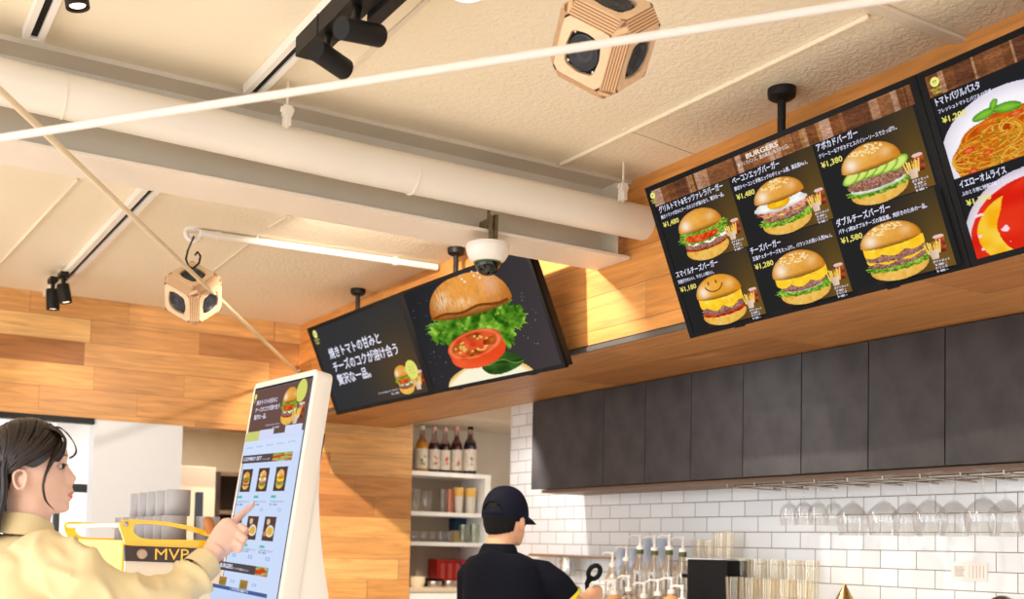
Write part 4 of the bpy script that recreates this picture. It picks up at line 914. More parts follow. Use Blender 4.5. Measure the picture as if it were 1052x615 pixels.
for i, (px, xx) in enumerate(((811, 3.40), (826, 3.36), (840.5, 3.40), (857, 3.46))):
    p = at(px, 500, 0, xx); glass(Vector((xx, p.y, 1.744)), hang_round(0), 'wine_glass', labs[i], 'glass', 'round glasses on the hanging rack')
labs = ['wide shouldered wine glass hanging upside down, leftmost of the wide ones', 'wide shouldered wine glass hanging second from the left of the wide ones', 'smaller looking wide shouldered glass hanging third of the wide ones, further back', 'large wide shouldered glass hanging in the middle of the rack',
        'wide shouldered glass hanging further back, right of the large middle one', 'largest wide shouldered glass hanging near the right edge', 'rightmost wide shouldered glass fully in view, hanging further back', 'wide shouldered glass cut by the right edge of the picture']
for i, (px, xx) in enumerate(((876, 3.36), (908, 3.32), (933, 3.44), (955.5, 3.30), (980, 3.43), (1010, 3.28), (1033, 3.42), (1066, 3.30))):
    p = at(px, 500, 0, xx); glass(Vector((xx, p.y, 1.744)), hang_wide(0), 'wine_glass', labs[i], 'glass', 'wide glasses on the hanging rack')
# paper notice on tiles
p0, p1 = at(980, 580, 0, XT-.002), at(1012, 594, 0, XT-.002)
MBp = MB().box((XT-.0025, p1.y-.01, p1.z-.012), (XT-.001, p0.y+.01, p0.z+.012)); pp = tag(MBp.build('paper_notice', mat('notice_paper', (238, 230, 222), .7)), 'small pale paper notice with faint grey print stuck on the tiles', 'paper')
mb = MB(); rr = random.Random(3)
for k in range(9):
    z = p1.z+.004+k*.0043; mb.box((XT-.003, p0.y-.045+rr.random()*.01, z), (XT-.0026, p0.y-.003, z+.0022))
for k in range(5):
    yy = p1.y+.004+k*.014; mb.box((XT-.003, yy, p1.z), (XT-.0026, yy+.0018, p0.z)); 
mb.build('print', mat('faint_print', (176, 162, 158), .7), pp)
# back counter with the raised shelf the bottles stand on
ct = empty('back_counter', (3.3, 3.2, 0), 'pale back counter with a raised shelf along the tiled wall', 'counter')
MB().box((2.95, 1.2, .06), (XT-.001, 5.5, .88)).build('body', M_white, ct); MB().box((2.92, 1.2, .88), (XT-.001, 5.5, .91)).build('worktop', M_chrome, ct)
MB().box((3.18, 1.2, .91), (XT-.001, 5.0, 1.195)).build('riser', M_white, ct); MB().box((3.14, 1.2, 1.195), (XT-.001, 5.0, 1.215)).build('raised_shelf', M_chrome, ct)
# steel rail shelf behind the man with a hanging pan
rl = empty('wall_rail', (3.56, 4.9, 1.40), 'steel rail shelf on the tiles behind the man\'s shoulder', 'shelf')
a = at(562, 574, 0, 3.58); b = at(660, 582, 0, 3.58)
MB().box((3.52, b.y, 1.408), (XT-.001, a.y+.1, 1.416)).tube([(3.52, a.y+.1, 1.405), (3.52, b.y, 1.405)], .005, n=8).build('rail', M_chrome, rl)
M_green = mat('olive_label_band', (84, 92, 40), .5); M_amber = mat('amber_syrup', (226, 170, 100), .2, spec=.6); M_clearp = glass_mat('pale_clear_bottle', (246, 236, 222), .42); M_bluep = mat('pale_blue_plastic', (196, 208, 226), .25, var=.05)
M_pumpw = mat('pump_white', (246, 240, 232), .3)
# syrup bottles with pumps: (px, base depth x, body mat, band)
def syrup(px, xx, top, lab, band=True, bodym=None, hgt=.30, name='syrup_bottle'):
    p = at(px, 600, 0, xx); c = Vector((xx, p.y, 1.215)); r = empty(name, c, lab, 'bottle', 'syrup bottles with pumps on the back counter')
    zt = at(px, top, 0, xx).z-c.z
    b = zt-.075
    MB().lathe([(.001, 0), (.034, 0), (.036, .006), (.036, b*.55), (.032, b*.66), (.016, b*.84), (.0145, b)], c, n=20).build('bottle_body', bodym or M_clearp, r, smooth=50)
    if band: MB().lathe([(.0175, b-.022), (.0175, b+.006)], c, n=18).build('neck_band', M_green, r, smooth=40)
    MB().lathe([(.018, b), (.018, b+.016), (.007, b+.02), (.005, b+.055), (.009, b+.058), (.009, b+.072), (.001, b+.074)], c, n=16).tube([c+Vector((0, 0, b+.066)), c+Vector((-.03, .018, b+.068)), c+Vector((-.046, .028, b+.058))], [.006, .005, .004], n=8).build('pump', M_pumpw, r, smooth=50)
SY = [(629, 3.40, 566, False), (643, 3.42, 560, False), (657, 3.38, 548, True), (672, 3.40, 549, True), (687, 3.38, 548, True), (701, 3.42, 550, True)]
SL = ['clear syrup bottle with a white pump, leftmost behind the man\'s hand', 'clear syrup bottle with a white pump, second from the left', 'pump bottle with an olive neck band, leftmost of the banded ones', 'pump bottle with an olive neck band, second of the banded ones', 'pump bottle with an olive neck band, third of the banded ones', 'pump bottle with an olive neck band right beside the black box']
for (px, xx, tp, bd), lb in zip(SY, SL): syrup(px, xx, tp, lb, bd)
SY2 = [(632, 3.24, 594, False), (646, 3.22, 590, False), (662, 3.24, 597, False), (676, 3.22, 594, False), (690, 3.24, 592, False), (701, 3.20, 600, False)]
SL2 = ['short amber pump bottle in the front row, nearest the man\'s hand', 'short pump bottle in the front row, second from the left', 'short pump bottle in the front row, third from the left', 'short pump bottle in the front row, fourth from the left', 'short pump bottle in the front row, fifth from the left', 'short pump bottle in the front row touching the black box']
for k, ((px, xx, tp, bd), lb) in enumerate(zip(SY2, SL2)): syrup(px, xx, tp, lb, bd, M_amber if k % 2 == 0 else M_clearp)
# slim pale blue bottles standing between the pumps
for px, lb in ((638, 'slim pale blue bottle, leftmost, behind the pump bottles'), (650, 'slim pale blue bottle between the second and third pump bottles'), (664, 'slim pale blue bottle between the first two banded bottles'), (679, 'slim pale blue bottle between the second and third banded bottles')):
    p = at(px, 600, 0, 3.50); c = Vector((3.50, p.y, 1.215)); zt = at(px, 563 if px < 655 else 553, 0, 3.50).z-c.z
    r = tag(MB().lathe([(.001, 0), (.026, 0), (.027, .004), (.027, zt*.9), (.022, zt), (.001, zt)], c, n=20).build('slim_bottle', M_bluep, None, smooth=50, origin=c), lb, 'bottle', 'slim pale blue bottles')
# black box and goblets behind
p0, p1 = at(706, 574, 0, 3.26), at(747, 574, 0, 3.26)
bxo = empty('black_canister', (3.29, (p0.y+p1.y)/2, 1.215), 'matt black box shaped canister with a side handle on the back counter', 'canister')
MB().box((3.26, p1.y, 1.215), (3.38, p0.y, p0.z)).build('body', M_blackp, bxo, bevel=.006)
MB().box((3.27, p0.y, 1.335), (3.29, p0.y+.045, 1.352)).build('handle', M_blackp, bxo, bevel=.003)
M_cl2 = glass_mat('clear_tumbler_glass', (246, 240, 228), .12)
def tumbler(px, base, xx, rad, hh, lab, grp='tumblers on the back counter', m=M_cl2, name='glass_tumbler'):
    p = at(px, 600, 0, xx); c = Vector((xx, p.y, base)); t = .003
    return tag(MB().lathe([(rad*.001, 0), (rad*.82, 0), (rad, hh), (rad-t, hh), (rad*.80, .008), (.0005, .008)], c, n=24, cap=False).build(name, m, None, smooth=50, origin=c), lab, 'glass', grp)
for (px, xx, b, rd, hh, lb) in [(739, 3.46, 1.42, .030, .115, 'tall pale drinking glass behind the black canister, taller than its neighbours'), (748, 3.50, 1.42, .026, .12, 'slim glass behind the black canister, right of the tall pale one'), (728, 3.50, 1.42, .026, .085, 'short glass behind the black canister, left of the tall pale one'), (717, 3.50, 1.42, .026, .085, 'short glass behind the black canister, leftmost there')]:
    tumbler(px, b, xx, rd, hh, lb, 'glasses behind the black canister')
tg = empty('glass_stand', (3.5, at(735, 600, 0, 3.5).y, 1.215), 'steel stand behind the black canister carrying glasses', 'stand')
yc = at(733, 600, 0, 3.48).y; MB().box((3.42, yc-.16, 1.405), (3.56, yc+.13, 1.42)).build('top', M_chrome, tg); MB().box((3.43, yc-.15, 1.215), (3.44, yc-.14, 1.405)).box((3.43, yc+.11, 1.215), (3.44, yc+.12, 1.405)).box((3.54, yc-.15, 1.215), (3.55, yc-.14, 1.405)).box((3.54, yc+.11, 1.215), (3.55, yc+.12, 1.405)).build('legs', M_chrome, tg)
LT = [('front', 3.24, 1.215, .036, .135, (754, 770, 788, 806, 824)), ('rear', 3.36, 1.215, .036, .21, (762, 778, 795, 813, 832))]
NM = ['first', 'second', 'third', 'fourth', 'fifth']
for nm, xx, b, rd, hh, ps_ in LT:
    for i, px in enumerate(ps_): tumbler(px, b, xx, rd, hh, '%s tall clear tumbler from the left in the %s row right of the black canister' % (NM[i], nm), 'tall tumblers in two rows')
c = Vector((3.3, at(868, 600, 0, 3.3).y, 1.215)); zt = at(868, 600, 0, 3.3).z-c.z
tag(MB().lathe([(.001, 0), (.050, 0), (.052, .01), (.036, zt-.06), (.004, zt), (.001, zt+.001)], c, n=28).build('brass_funnel', M_brass, None, smooth=40, origin=c), 'shiny brass cone standing on the counter at the bottom edge', 'funnel')
c = Vector((3.2, at(1030, 600, 0, 3.2).y, 1.215)); zt = at(1040, 612, 0, 3.2).z-c.z
r = empty('cocktail_shaker', c, 'steel shaker top just showing at the bottom right corner', 'shaker')
MB().lathe([(.03, 0), (.042, zt*.8), (.03, zt*.93), (.012, zt), (.001, zt)], c, n=24).build('body', M_chrome, r, smooth=45)
# hanging steel pan behind the man
c = at(578, 583, 0, 3.50); r = empty('steel_pitcher', Vector((3.565, c.y, 1.416)), 'shiny steel milk pitcher on the wall rail behind the man\'s shoulder', 'pitcher')
c = Vector((3.555, c.y, 1.30)); MB().lathe([(.04, 0), (.045, .05), (.036, .085), (.040, .104), (.037, .104), (.034, .085), (.002, .01)], c+Vector((-.02, 0, 0)), n=24).build('body', M_chrome, r, smooth=45)
MB().tube([c+Vector((-.02, .04, .09)), c+Vector((-.02, .075, .08)), c+Vector((-.02, .072, .035)), c+Vector((-.02, .043, .025))], .005, n=8).build('handle', M_chrome, r, smooth=50)
# ================================================================== ALCOVE SHELVES
sh = empty('white_shelf_unit', (3.8, 6.9, 0), 'white open shelf unit in the alcove right of the boarded pier', 'shelf')
sx0, sx1, sy0, sy1 = 3.445, 4.165, 6.75, 7.098
MB().box((sx0, sy0, 1.935), (sx1, sy1, 1.965)).build('top', M_white, sh); MB().box((sx1-.05, sy0, .9), (sx1-.002, sy1, 1.935)).build('side_panel', M_white, sh)
for z in (1.655, 1.445): MB().box((sx0, sy0, z), (sx1-.05, sy1, z+.028)).build('shelf_board', M_white, sh)
MB().box((sx0, sy1-.01, .9), (sx1-.05, sy1, 1.935)).build('back_panel', mat('shelf_back', (176, 160, 140), .6), sh); MB().box((sx0, sy0, .86), (sx1, sy1, .9)).box((sx0, sy0+.02, 0), (sx1, sy1, .86)).build('base', M_white, sh)
def bpx(px, py, y): return at(px, py, 1, y)
M_label = mat('bottle_label', (222, 214, 200), .6, c2=(196, 186, 172), vscale=30); M_redp = mat('cherry_print', (190, 50, 50), .5); M_grp = mat('leaf_print', (90, 110, 60), .5)
M_neck = glass_mat('pinkish_neck_glass', (214, 190, 186), .35)
def bottle(px, h, rad, cbody, lab, print_, neck=None, y=6.86):
    p = bpx(px, 480, y); c = Vector((p.x, y, 1.965)); r = empty('syrup_glass_bottle', c, lab, 'bottle', 'glass syrup bottles on the alcove shelf')
    m = mat('bottle_%d_%d_%d' % cbody, cbody, .15, spec=.5)
    b = h
    rad *= 1.14; MB().lathe([(.001, 0), (rad, 0), (rad, .006), (rad, b*.56), (rad*.86, b*.64)] + ([(rad*.42, b*.74), (rad*.38, b*.80)] if cbody[0] in (176, 30, 58) else [(.001, b*.642)]), c, n=22).build('body', m, r, smooth=50)
    MB().lathe([(rad*.87, b*.641), (rad*.42, b*.742), (rad*.385, b*.92)], c, n=22, cap=False).build('neck', M_neck, r, smooth=50)
    MB().lathe([(rad*.42, b*.91), (rad*.42, b), (.001, b)], c, n=16).build('cap', neck or M_label, r, smooth=50)
    lb = MB().lathe([(rad*1.012, b*.07), (rad*1.012, b*.50)], c, n=22, cap=False).build('label', M_label, r, smooth=60)
    mb = MB(); rr = random.Random(int(px))
    for k in range(5): mb.ball(c+Vector((rr.uniform(-.55, .1)*rad, -rad*.98, b*rr.uniform(.14, .34))), (.008, .003, .008), 8)
    mb.build('label_print', print_, lb)
bottle(433, .33, .039, (176, 120, 30), 'amber syrup bottle at the left end of the alcove shelf top', M_grp)
bottle(445.5, .33, .037, (48, 22, 26), 'dark syrup bottle with cherries on the label, second from the left', M_redp, mat('pink_neck', (206, 170, 166), .3))
bottle(456.5, .33, .037, (44, 20, 24), 'dark syrup bottle with cherries on the label, in the middle of the row', M_redp, mat('pink_neck', (206, 170, 166), .3))
bottle(468.5, .345, .038, (58, 18, 24), 'dark red syrup bottle with a pink cap, second from the right', M_redp, mat('pink_cap', (220, 150, 150), .3))
bottle(482.5, .36, .042, (30, 20, 34), 'tallest syrup bottle, nearly black with a black cap, at the right end', mat('grey_print', (120, 118, 130), .5), M_blackp, y=6.82)
# things on the shelves
def sglass(px, z, rad, hh, lab, m=M_glass, y=6.86, cat='glass', name='drinking_glass', grp='glasses on the alcove shelves'):
    p = bpx(px, 520, y); c = Vector((p.x, y, z)); return tag(MB().lathe([(.001, 0), (rad*.85, 0), (rad, hh*.6), (rad*.95, hh), (rad*.92, hh), (rad*.9, hh*.5), (.0008, .006)], c, n=22, cap=False).build(name, m, None, smooth=50, origin=c), lab, cat, grp)
sglass(427, 1.683, .036, .16, 'clear tall glass at the left end of the upper alcove shelf'); sglass(438, 1.683, .045, .15, 'round clear jug glass with bright glints on the upper alcove shelf')
sglass(455, 1.683, .035, .17, 'clear glass with a copper straw on the upper alcove shelf'); sglass(462, 1.683, .030, .17, 'slim copper tinted glass on the upper alcove shelf', mat('copper_tint', (176, 110, 84), .25, metal=.5))
def cup(px, z, lab, rad=.036, hh=.185):
    p = bpx(px, 520, 6.84); c = Vector((p.x, 6.84, z)); r = empty('paper_cup', c, lab, 'cup', 'paper cups on the alcove shelf')
    MB().lathe([(.001, 0), (rad*.72, 0), (rad*.95, hh*.66), (rad*.93, hh*.66), (.001, .004)], c, n=24, cap=False).build('cup_wall', mat('cup_white', (206, 198, 188), .6), r, smooth=50)
    MB().lathe([(rad*.96, hh*.66), (rad*1.02, hh*.8), (rad*.98, hh*.8), (rad*1.04, hh*.98), (rad, hh)], c, n=24).build('stacked_rims', mat('amber_band', (206, 150, 50), .5, c2=(226, 190, 110), vscale=40), r, smooth=30)
cup(471, 1.683, 'white paper cup with amber rims, left one of the pair'); cup(483, 1.683, 'white paper cup with amber rims, right one of the pair', .043)
sl = ['low clear glass at the left end of the middle alcove shelf', 'low clear glass second from the left on the middle alcove shelf', 'low clear glass third from the left on the middle alcove shelf', 'low clear glass fourth from the left on the middle alcove shelf', 'low clear glass beside the cream box on the middle alcove shelf']
for k, px in enumerate((427, 436, 445, 454, 462)): sglass(px, 1.473, .032, .075, sl[k], y=6.84)
sglass(477, 1.473, .034, .13, 'tall greenish glass jar on the middle alcove shelf, left of two', M_glassg, 6.82, grp='greenish jars'); sglass(488, 1.473, .034, .135, 'tall greenish glass jar on the middle alcove shelf next to the cap', M_glassg, 6.82, grp='greenish jars')
p = bpx(470, 550, 6.95); tag(MB().box((p.x-.04, 6.93, 1.473), (p.x+.035, 7.0, 1.56)).build('cream_box', mat('cream_carton', (206, 180, 130), .6), bevel=.002), 'small cream box on the middle alcove shelf', 'box')
p = bpx(478, 545, 7.03); tag(MB().box((p.x-.11, 7.0, 1.473), (p.x+.12, 7.085, 1.652)).build('blue_box', mat('blue_carton', (28, 62, 96), .5, var=.1), bevel=.002), 'dark blue box at the back of the middle alcove shelf', 'box')
# red box, white bottle, trays on the counter in the alcove
a = bpx(448, 574, 6.95); b = bpx(487, 597, 6.95)
rb = empty('red_box', (a.x, 6.95, b.z-.02), 'glossy red box leaning at the back under the alcove shelves', 'box')
MB().box((a.x, 6.93, b.z-.03), (b.x+.02, 7.07, a.z)).build('carton', mat('red_carton', (226, 34, 30), .35, c2=(140, 14, 16), vscale=6), rb, bevel=.003)
mb = MB(); rr = random.Random(5)
for k in range(5): x = a.x+.03+k*.062; mb.box((x, 6.928, b.z+.02), (x+.03, 6.9295, a.z-.03))
mb.build('pale_marks', mat('pale_red', (206, 90, 80), .5), rb)
cz = b.z-.03
al = empty('alcove_counter', (3.9, 6.6, 0), 'counter under the alcove shelves carrying trays and the red box', 'counter'); MB().box((3.445, 6.62, cz-.03), (4.55, 7.098, cz)).build('top', mat('counter_beige', (196, 180, 160), .4), al); MB().box((3.445, 6.64, .9), (4.10, 6.74, cz-.03)).build('front', M_white, al)
def blob_obj(px, py, y, rx, rz, lab, name, cat, m): 
    p = bpx(px, py, y); c = Vector((p.x, y, cz)); return tag(MB().lathe([(.001, 0), (rx*.8, 0), (rx, rz*.5), (rx*.95, rz), (rx*.9, rz), (.001, .01)], c, n=24, cap=False).build(name, m, None, smooth=50, origin=c), lab, cat)
blob_obj(428, 600, 6.72, .06, .07, 'cream bowl at the left end of the alcove counter', 'cream_bowl', 'bowl', mat('bowl_cream', (216, 200, 172), .4))
blob_obj(446, 605, 6.70, .055, .04, 'low steel dish on the alcove counter', 'steel_dish', 'dish', M_chrome)
blob_obj(462, 608, 6.69, .05, .045, 'steel bowl in front of the red box on the alcove counter', 'steel_bowl', 'bowl', M_chrome)
p = bpx(440, 597, 6.74); tag(MB().box((p.x-.05, 6.78, cz), (p.x+.14, 6.9, cz+.055)).build('black_tray', M_blackp, bevel=.004), 'black tray edge on the alcove counter left of the red box', 'tray')
p = bpx(473.5, 600, 6.72); c = Vector((p.x, 6.70, cz)); r = empty('spray_bottle', c, 'small white bottle with a dark spout standing before the red box', 'bottle')
MB().lathe([(.001, 0), (.026, 0), (.028, .01), (.028, .09), (.014, .105)], c, n=18).build('body', mat('white_bottle', (226, 228, 236), .3), r, smooth=50); MB().tube([c+Vector((0, 0, .1)), c+Vector((0, 0, .14)), c+Vector((-.02, 0, .17)), c+Vector((-.026, 0, .19))], [.012, .010, .009, .006], n=10).build('spout', mat('dark_blue_spout', (30, 34, 56), .4), r, smooth=50)
# ================================================================== ESPRESSO MACHINE ON ITS COUNTER
mx0, my0 = .842, 3.6
M_yel = mat('yellow_enamel', (250, 196, 20), .25, var=.03, coat=.4); M_lyel = mat('bright_yellow_panel', (244, 200, 24), .3); M_brownp = mat('dark_brown_panel', (58, 38, 24), .3)
mc = empty('coffee_counter', (1.2, 4.1, 0), 'low service counter under the yellow espresso machine, hidden by the woman', 'counter')
MB().box((.70, 3.5, 0), (1.75, 5.0, .98)).build('body', M_white, mc)
em = empty('espresso_machine', (mx0+.3, my0+.45, .98), 'espresso machine with yellow side frame, brown panel and cups on its top', 'coffee machine')
zt = at(128, 553, 1, my0).z  # tray level
MB().box((mx0+.03, my0+.03, 1.08), (mx0+.52, my0+.93, zt-.02)).build('body', M_chrome, em, bevel=.01)
for x in (mx0+.08, mx0+.46):
    for y in (my0+.08, my0+.88): MB().lathe([(.025, 0), (.025, .1)], (x, y, .98), n=16).build('foot', M_blackm, em)
MB().box((mx0+.01, my0+.02, zt-.02), (mx0+.52, my0+.94, zt-.006)).build('cup_tray', M_chrome, em)
MB().box((mx0, my0+.04, zt-.20), (mx0+.02, my0+.93, zt-.005)).build('back_panel', M_lyel, em, bevel=.004)
def side_frame(y, vis=True):
    o = Vector((mx0, y, zt)); mb = MB()
    outer = []; 
    pts = [(-.022, .050), (-.014, .060), (.02, .063), (.12, .060), (.21, .048), (.30, .024), (.40, -.010), (.46, -.030), (.46, -.050), (.36, -.030), (.02, -.023), (.0, -.022), (-.006, .0), (-.020, .036)]
    hole = [(.028, .048), (.055, .051), (.13, .046), (.20, .035), (.27, .014), (.30, .003), (.25, .001), (.08, .000), (.045, .004), (.026, .018), (.022, .036)]
    # plate with window: build as strip between outer and hole by angle-sorted bridging
    nO = 60
    def res(poly, n):
        P = [Vector((p[0], p[1], 0)) for p in poly]; P.append(P[0]); L = [0]
        for i in range(1, len(P)): L.append(L[-1]+(P[i]-P[i-1]).length)
        out = []; j = 0
        for k in range(n):
            t = L[-1]*k/n
            while L[j+1] < t: j += 1
            f = (t-L[j])/(L[j+1]-L[j]); out.append(P[j].lerp(P[j+1], f))
        return out
    A = res(pts, nO); B = res(hole, nO)
    off = min(range(nO), key=lambda k: sum((A[i]-B[(i+k) % nO]).length for i in range(0, nO, 5))); B = [B[(i+off) % nO] for i in range(nO)]
    vs = []
    for yy in (0, .018):
        vs += [o+Vector((p.x, yy, p.y)) for p in A] + [o+Vector((p.x, yy, p.y)) for p in B]
    fs = []
    for i in range(nO):
        j = (i+1) % nO; fs += [(i, j, nO+j, nO+i), (2*nO+i, 3*nO+i, 3*nO+j, 2*nO+j), (i, 2*nO+i, 2*nO+j, j), (nO+i, nO+j, 3*nO+j, 3*nO+i)]
    fr = MB().add(vs, fs).build('side_frame', M_yel, em, smooth=35)
    if vis:
        MB().prism([(-.004, -.022), (.48, -.030), (.48, -.082), (.0, -.072)], o+Vector((0, -.004, 0)), (1, 0, 0), (0, 0, 1), (0, .02, 0)).build('name_panel', M_brownp, fr)
        MB().prism([(.002, -.072), (.48, -.082), (.48, -.30), (.0, -.30)], o+Vector((0, .002, 0)), (1, 0, 0), (0, 0, 1), (0, .02, 0)).build('lower_panel', mat('cream_panel', (226, 212, 190), .4), fr)
        MB().lathe([(.0165, 0), (.0165, .012), (.013, .02), (.001, .022)], o+Vector((.052, -.004, -.048)), (0, -1, 0), 24).build('knob', mat('knob_metal', (186, 160, 140), .35, metal=.3), fr, smooth=40)
        MB().lathe([(.009, 0), (.009, .005), (.001, .007)], o+Vector((-.002, 0, .047)), (0, -1, 0), 16).build('bolt', M_chrome, fr)
        v, f = text_mesh('MVP', .05); xs = [p[0] for p in v]; ys_ = [p[1] for p in v]; W_ = max(xs)-min(xs)
        sx = .112/W_; sz = .036/max(ys_); MB().add([o+Vector((.095+(a-min(xs))*sx, -.0052, -.066+b*sz)) for a, b in v], f).build('lettering', M_yel, fr)
side_frame(my0); side_frame(my0+.95, False)
MB().tube([(mx0-.004, my0+.01, zt+.044), (mx0-.004, my0+.96, zt+.044)], .009, n=14).build('guard_rail', M_whitep, em, smooth=50)
pf = at(215, 538, 1, my0-.02); MB().lathe([(.013, 0), (.020, .03), (.018, .09), (.010, .11), (.001, .112)], (pf.x+.0, my0-.05, pf.z-.05), (.4, -.1, -.8), 18).lathe([(.013, 0), (.018, .02), (.016, .045), (.008, .055), (.001, .056)], (pf.x+.0, my0-.05, pf.z-.03), (-.35, 0, 1), 18).build('wooden_handle', mat('orange_wood', (186, 112, 56), .4), em, smooth=50)
M_cup = mat('grey_white_cup', (176, 174, 178), .4, c2=(150, 146, 144), vscale=5)
def mug(x, y, z, lab, rad=.041, hh=.088, handle=True):
    c = Vector((x, y, z)); r = empty('coffee_cup', c, lab, 'cup', 'cups stacked on the espresso machine')
    MB().lathe([(.001, 0), (rad*.93, 0), (rad, .004), (rad, hh-.002), (rad*.97, hh), (rad*.90, hh-.003), (rad*.88, .006), (.001, .005)], c, n=28, cap=False).build('cup_body', M_cup, r, smooth=50)
    if handle: MB().tube([c+Vector((rad*.95, 0, hh*.8)), c+Vector((rad*1.45, 0, hh*.72)), c+Vector((rad*1.55, 0, hh*.5)), c+Vector((rad*1.4, 0, hh*.28)), c+Vector((rad*.95, 0, hh*.2))], .006, n=8).build('handle', M_cup, r, smooth=50)
    return r
z0 = zt-.006
NW = ['nearest', 'second nearest', 'third nearest', 'fourth nearest', 'fifth nearest', 'sixth nearest', 'farthest']
cx_ = mx0+.20
for i in range(7): mug(cx_-.01, my0+.12+i*.118, z0, '%s grey cup in the lower row on top of the espresso machine' % NW[i], handle=False)
for i in range(5): mug(cx_+.01, my0+.16+i*.125, z0+.0885, '%s grey cup in the upper tier on the espresso machine%s' % (NW[i] if i < 4 else 'last', ''), rad=.043, hh=.090, handle=False)
mug(mx0+.30, my0+.10, z0, 'grey cup with its handle showing, right of the lower row', handle=True)
# ---- things in the corridor behind
p0 = at(189, 478, 1, 7.9); p1 = at(222, 478, 1, 7.9)
tag(MB().box((p0.x-.3, 7.9, 0), (p1.x, 8.3, p0.z)).build('cream_cabinet', mat('cabinet_cream', (226, 212, 194), .5), bevel=.004), 'tall cream cabinet in the corridor behind the cups', 'cabinet')
p0 = at(223, 484, 1, 8.3); p1 = at(262, 484, 1, 8.3)
bs = empty('dark_shelf', ((p0.x+p1.x)/2, 8.4, 0), 'dark shelf unit in the corridor left of the kiosk', 'shelf')
M_dk = mat('dark_brown_wood', (52, 40, 34), .5); MB().box((p0.x, 8.62, 0), (p1.x+.3, 8.64, p0.z)).build('back_panel', M_dk, bs); mb = MB().box((p0.x, 8.3, 0), (p0.x+.03, 8.62, p0.z)).box((p1.x+.27, 8.3, 0), (p1.x+.3, 8.62, p0.z)); mb.build('side_panels', M_dk, bs)
for k in range(5): MB().box((p0.x+.03, 8.3, p0.z-.03-k*.30), (p1.x+.27, 8.62, p0.z-k*.30)).build('shelf_board', mat('mid_brown_wood', (110, 90, 76), .5), bs)
p0 = at(203, 505, 1, 7.0); p1 = at(208.5, 527, 1, 7.0)
tag(MB().box((p0.x, 7.0, 0), (p1.x, 7.06, p0.z)).build('blue_folder', mat('dark_blue_card', (44, 58, 84), .5), bevel=.002), 'narrow dark blue panel standing behind the right end of the cups', 'panel')
# ================================================================== PEOPLE
M_skin = mat('skin', (238, 196, 174), .5, sss=.12, var=.04, vscale=30); M_skin2 = mat('skin_tan', (226, 168, 128), .5, sss=.1, var=.05, vscale=30)
M_hair = mat('dark_brown_hair', (34, 22, 17), .36, var=.35, vscale=60, spec=.6, stretch=(1, 1, .3)); M_hair2 = mat('black_hair', (16, 12, 12), .7, spec=.2, var=.2, vscale=80)
M_shirt = mat('pale_yellow_cotton', (228, 208, 160), .85, var=.04, vscale=8, bump=.3, bscale=500, sheen=.1)
M_navy = mat('navy_knit', (14, 15, 24), .9, var=.15, vscale=40, bump=.4, bscale=500, spec=.15); M_capm = mat('navy_cap_cloth', (15, 16, 32), .85, spec=.2, var=.15, vscale=40, bump=.3, bscale=400)
M_lip = mat('lips', (222, 112, 96), .4); M_eyew = mat('eye_white', (206, 192, 186), .3); M_iris = mat('eye_dark', (40, 24, 18), .15)
class Fr:
    """upright body frame: f forward, l to the body's left, z up; C is the head centre"""
    def __init__(s, C, F): s.C = Vector(C); s.F = Vector((F.x, F.y, 0)).normalized(); s.L = Vector((-s.F.y, s.F.x, 0))
    def px(s, x, y, lat=0.):
        d = ray(x, y); q = s.C + s.L*lat; return CAM + d*((q-CAM).dot(s.L)/d.dot(s.L))
    def loc(s, P): q = P-s.C; return q.dot(s.F), q.dot(s.L), q.z
    def P(s, f, l, z): return s.C + s.F*f + s.L*l + Vector((0, 0, z))
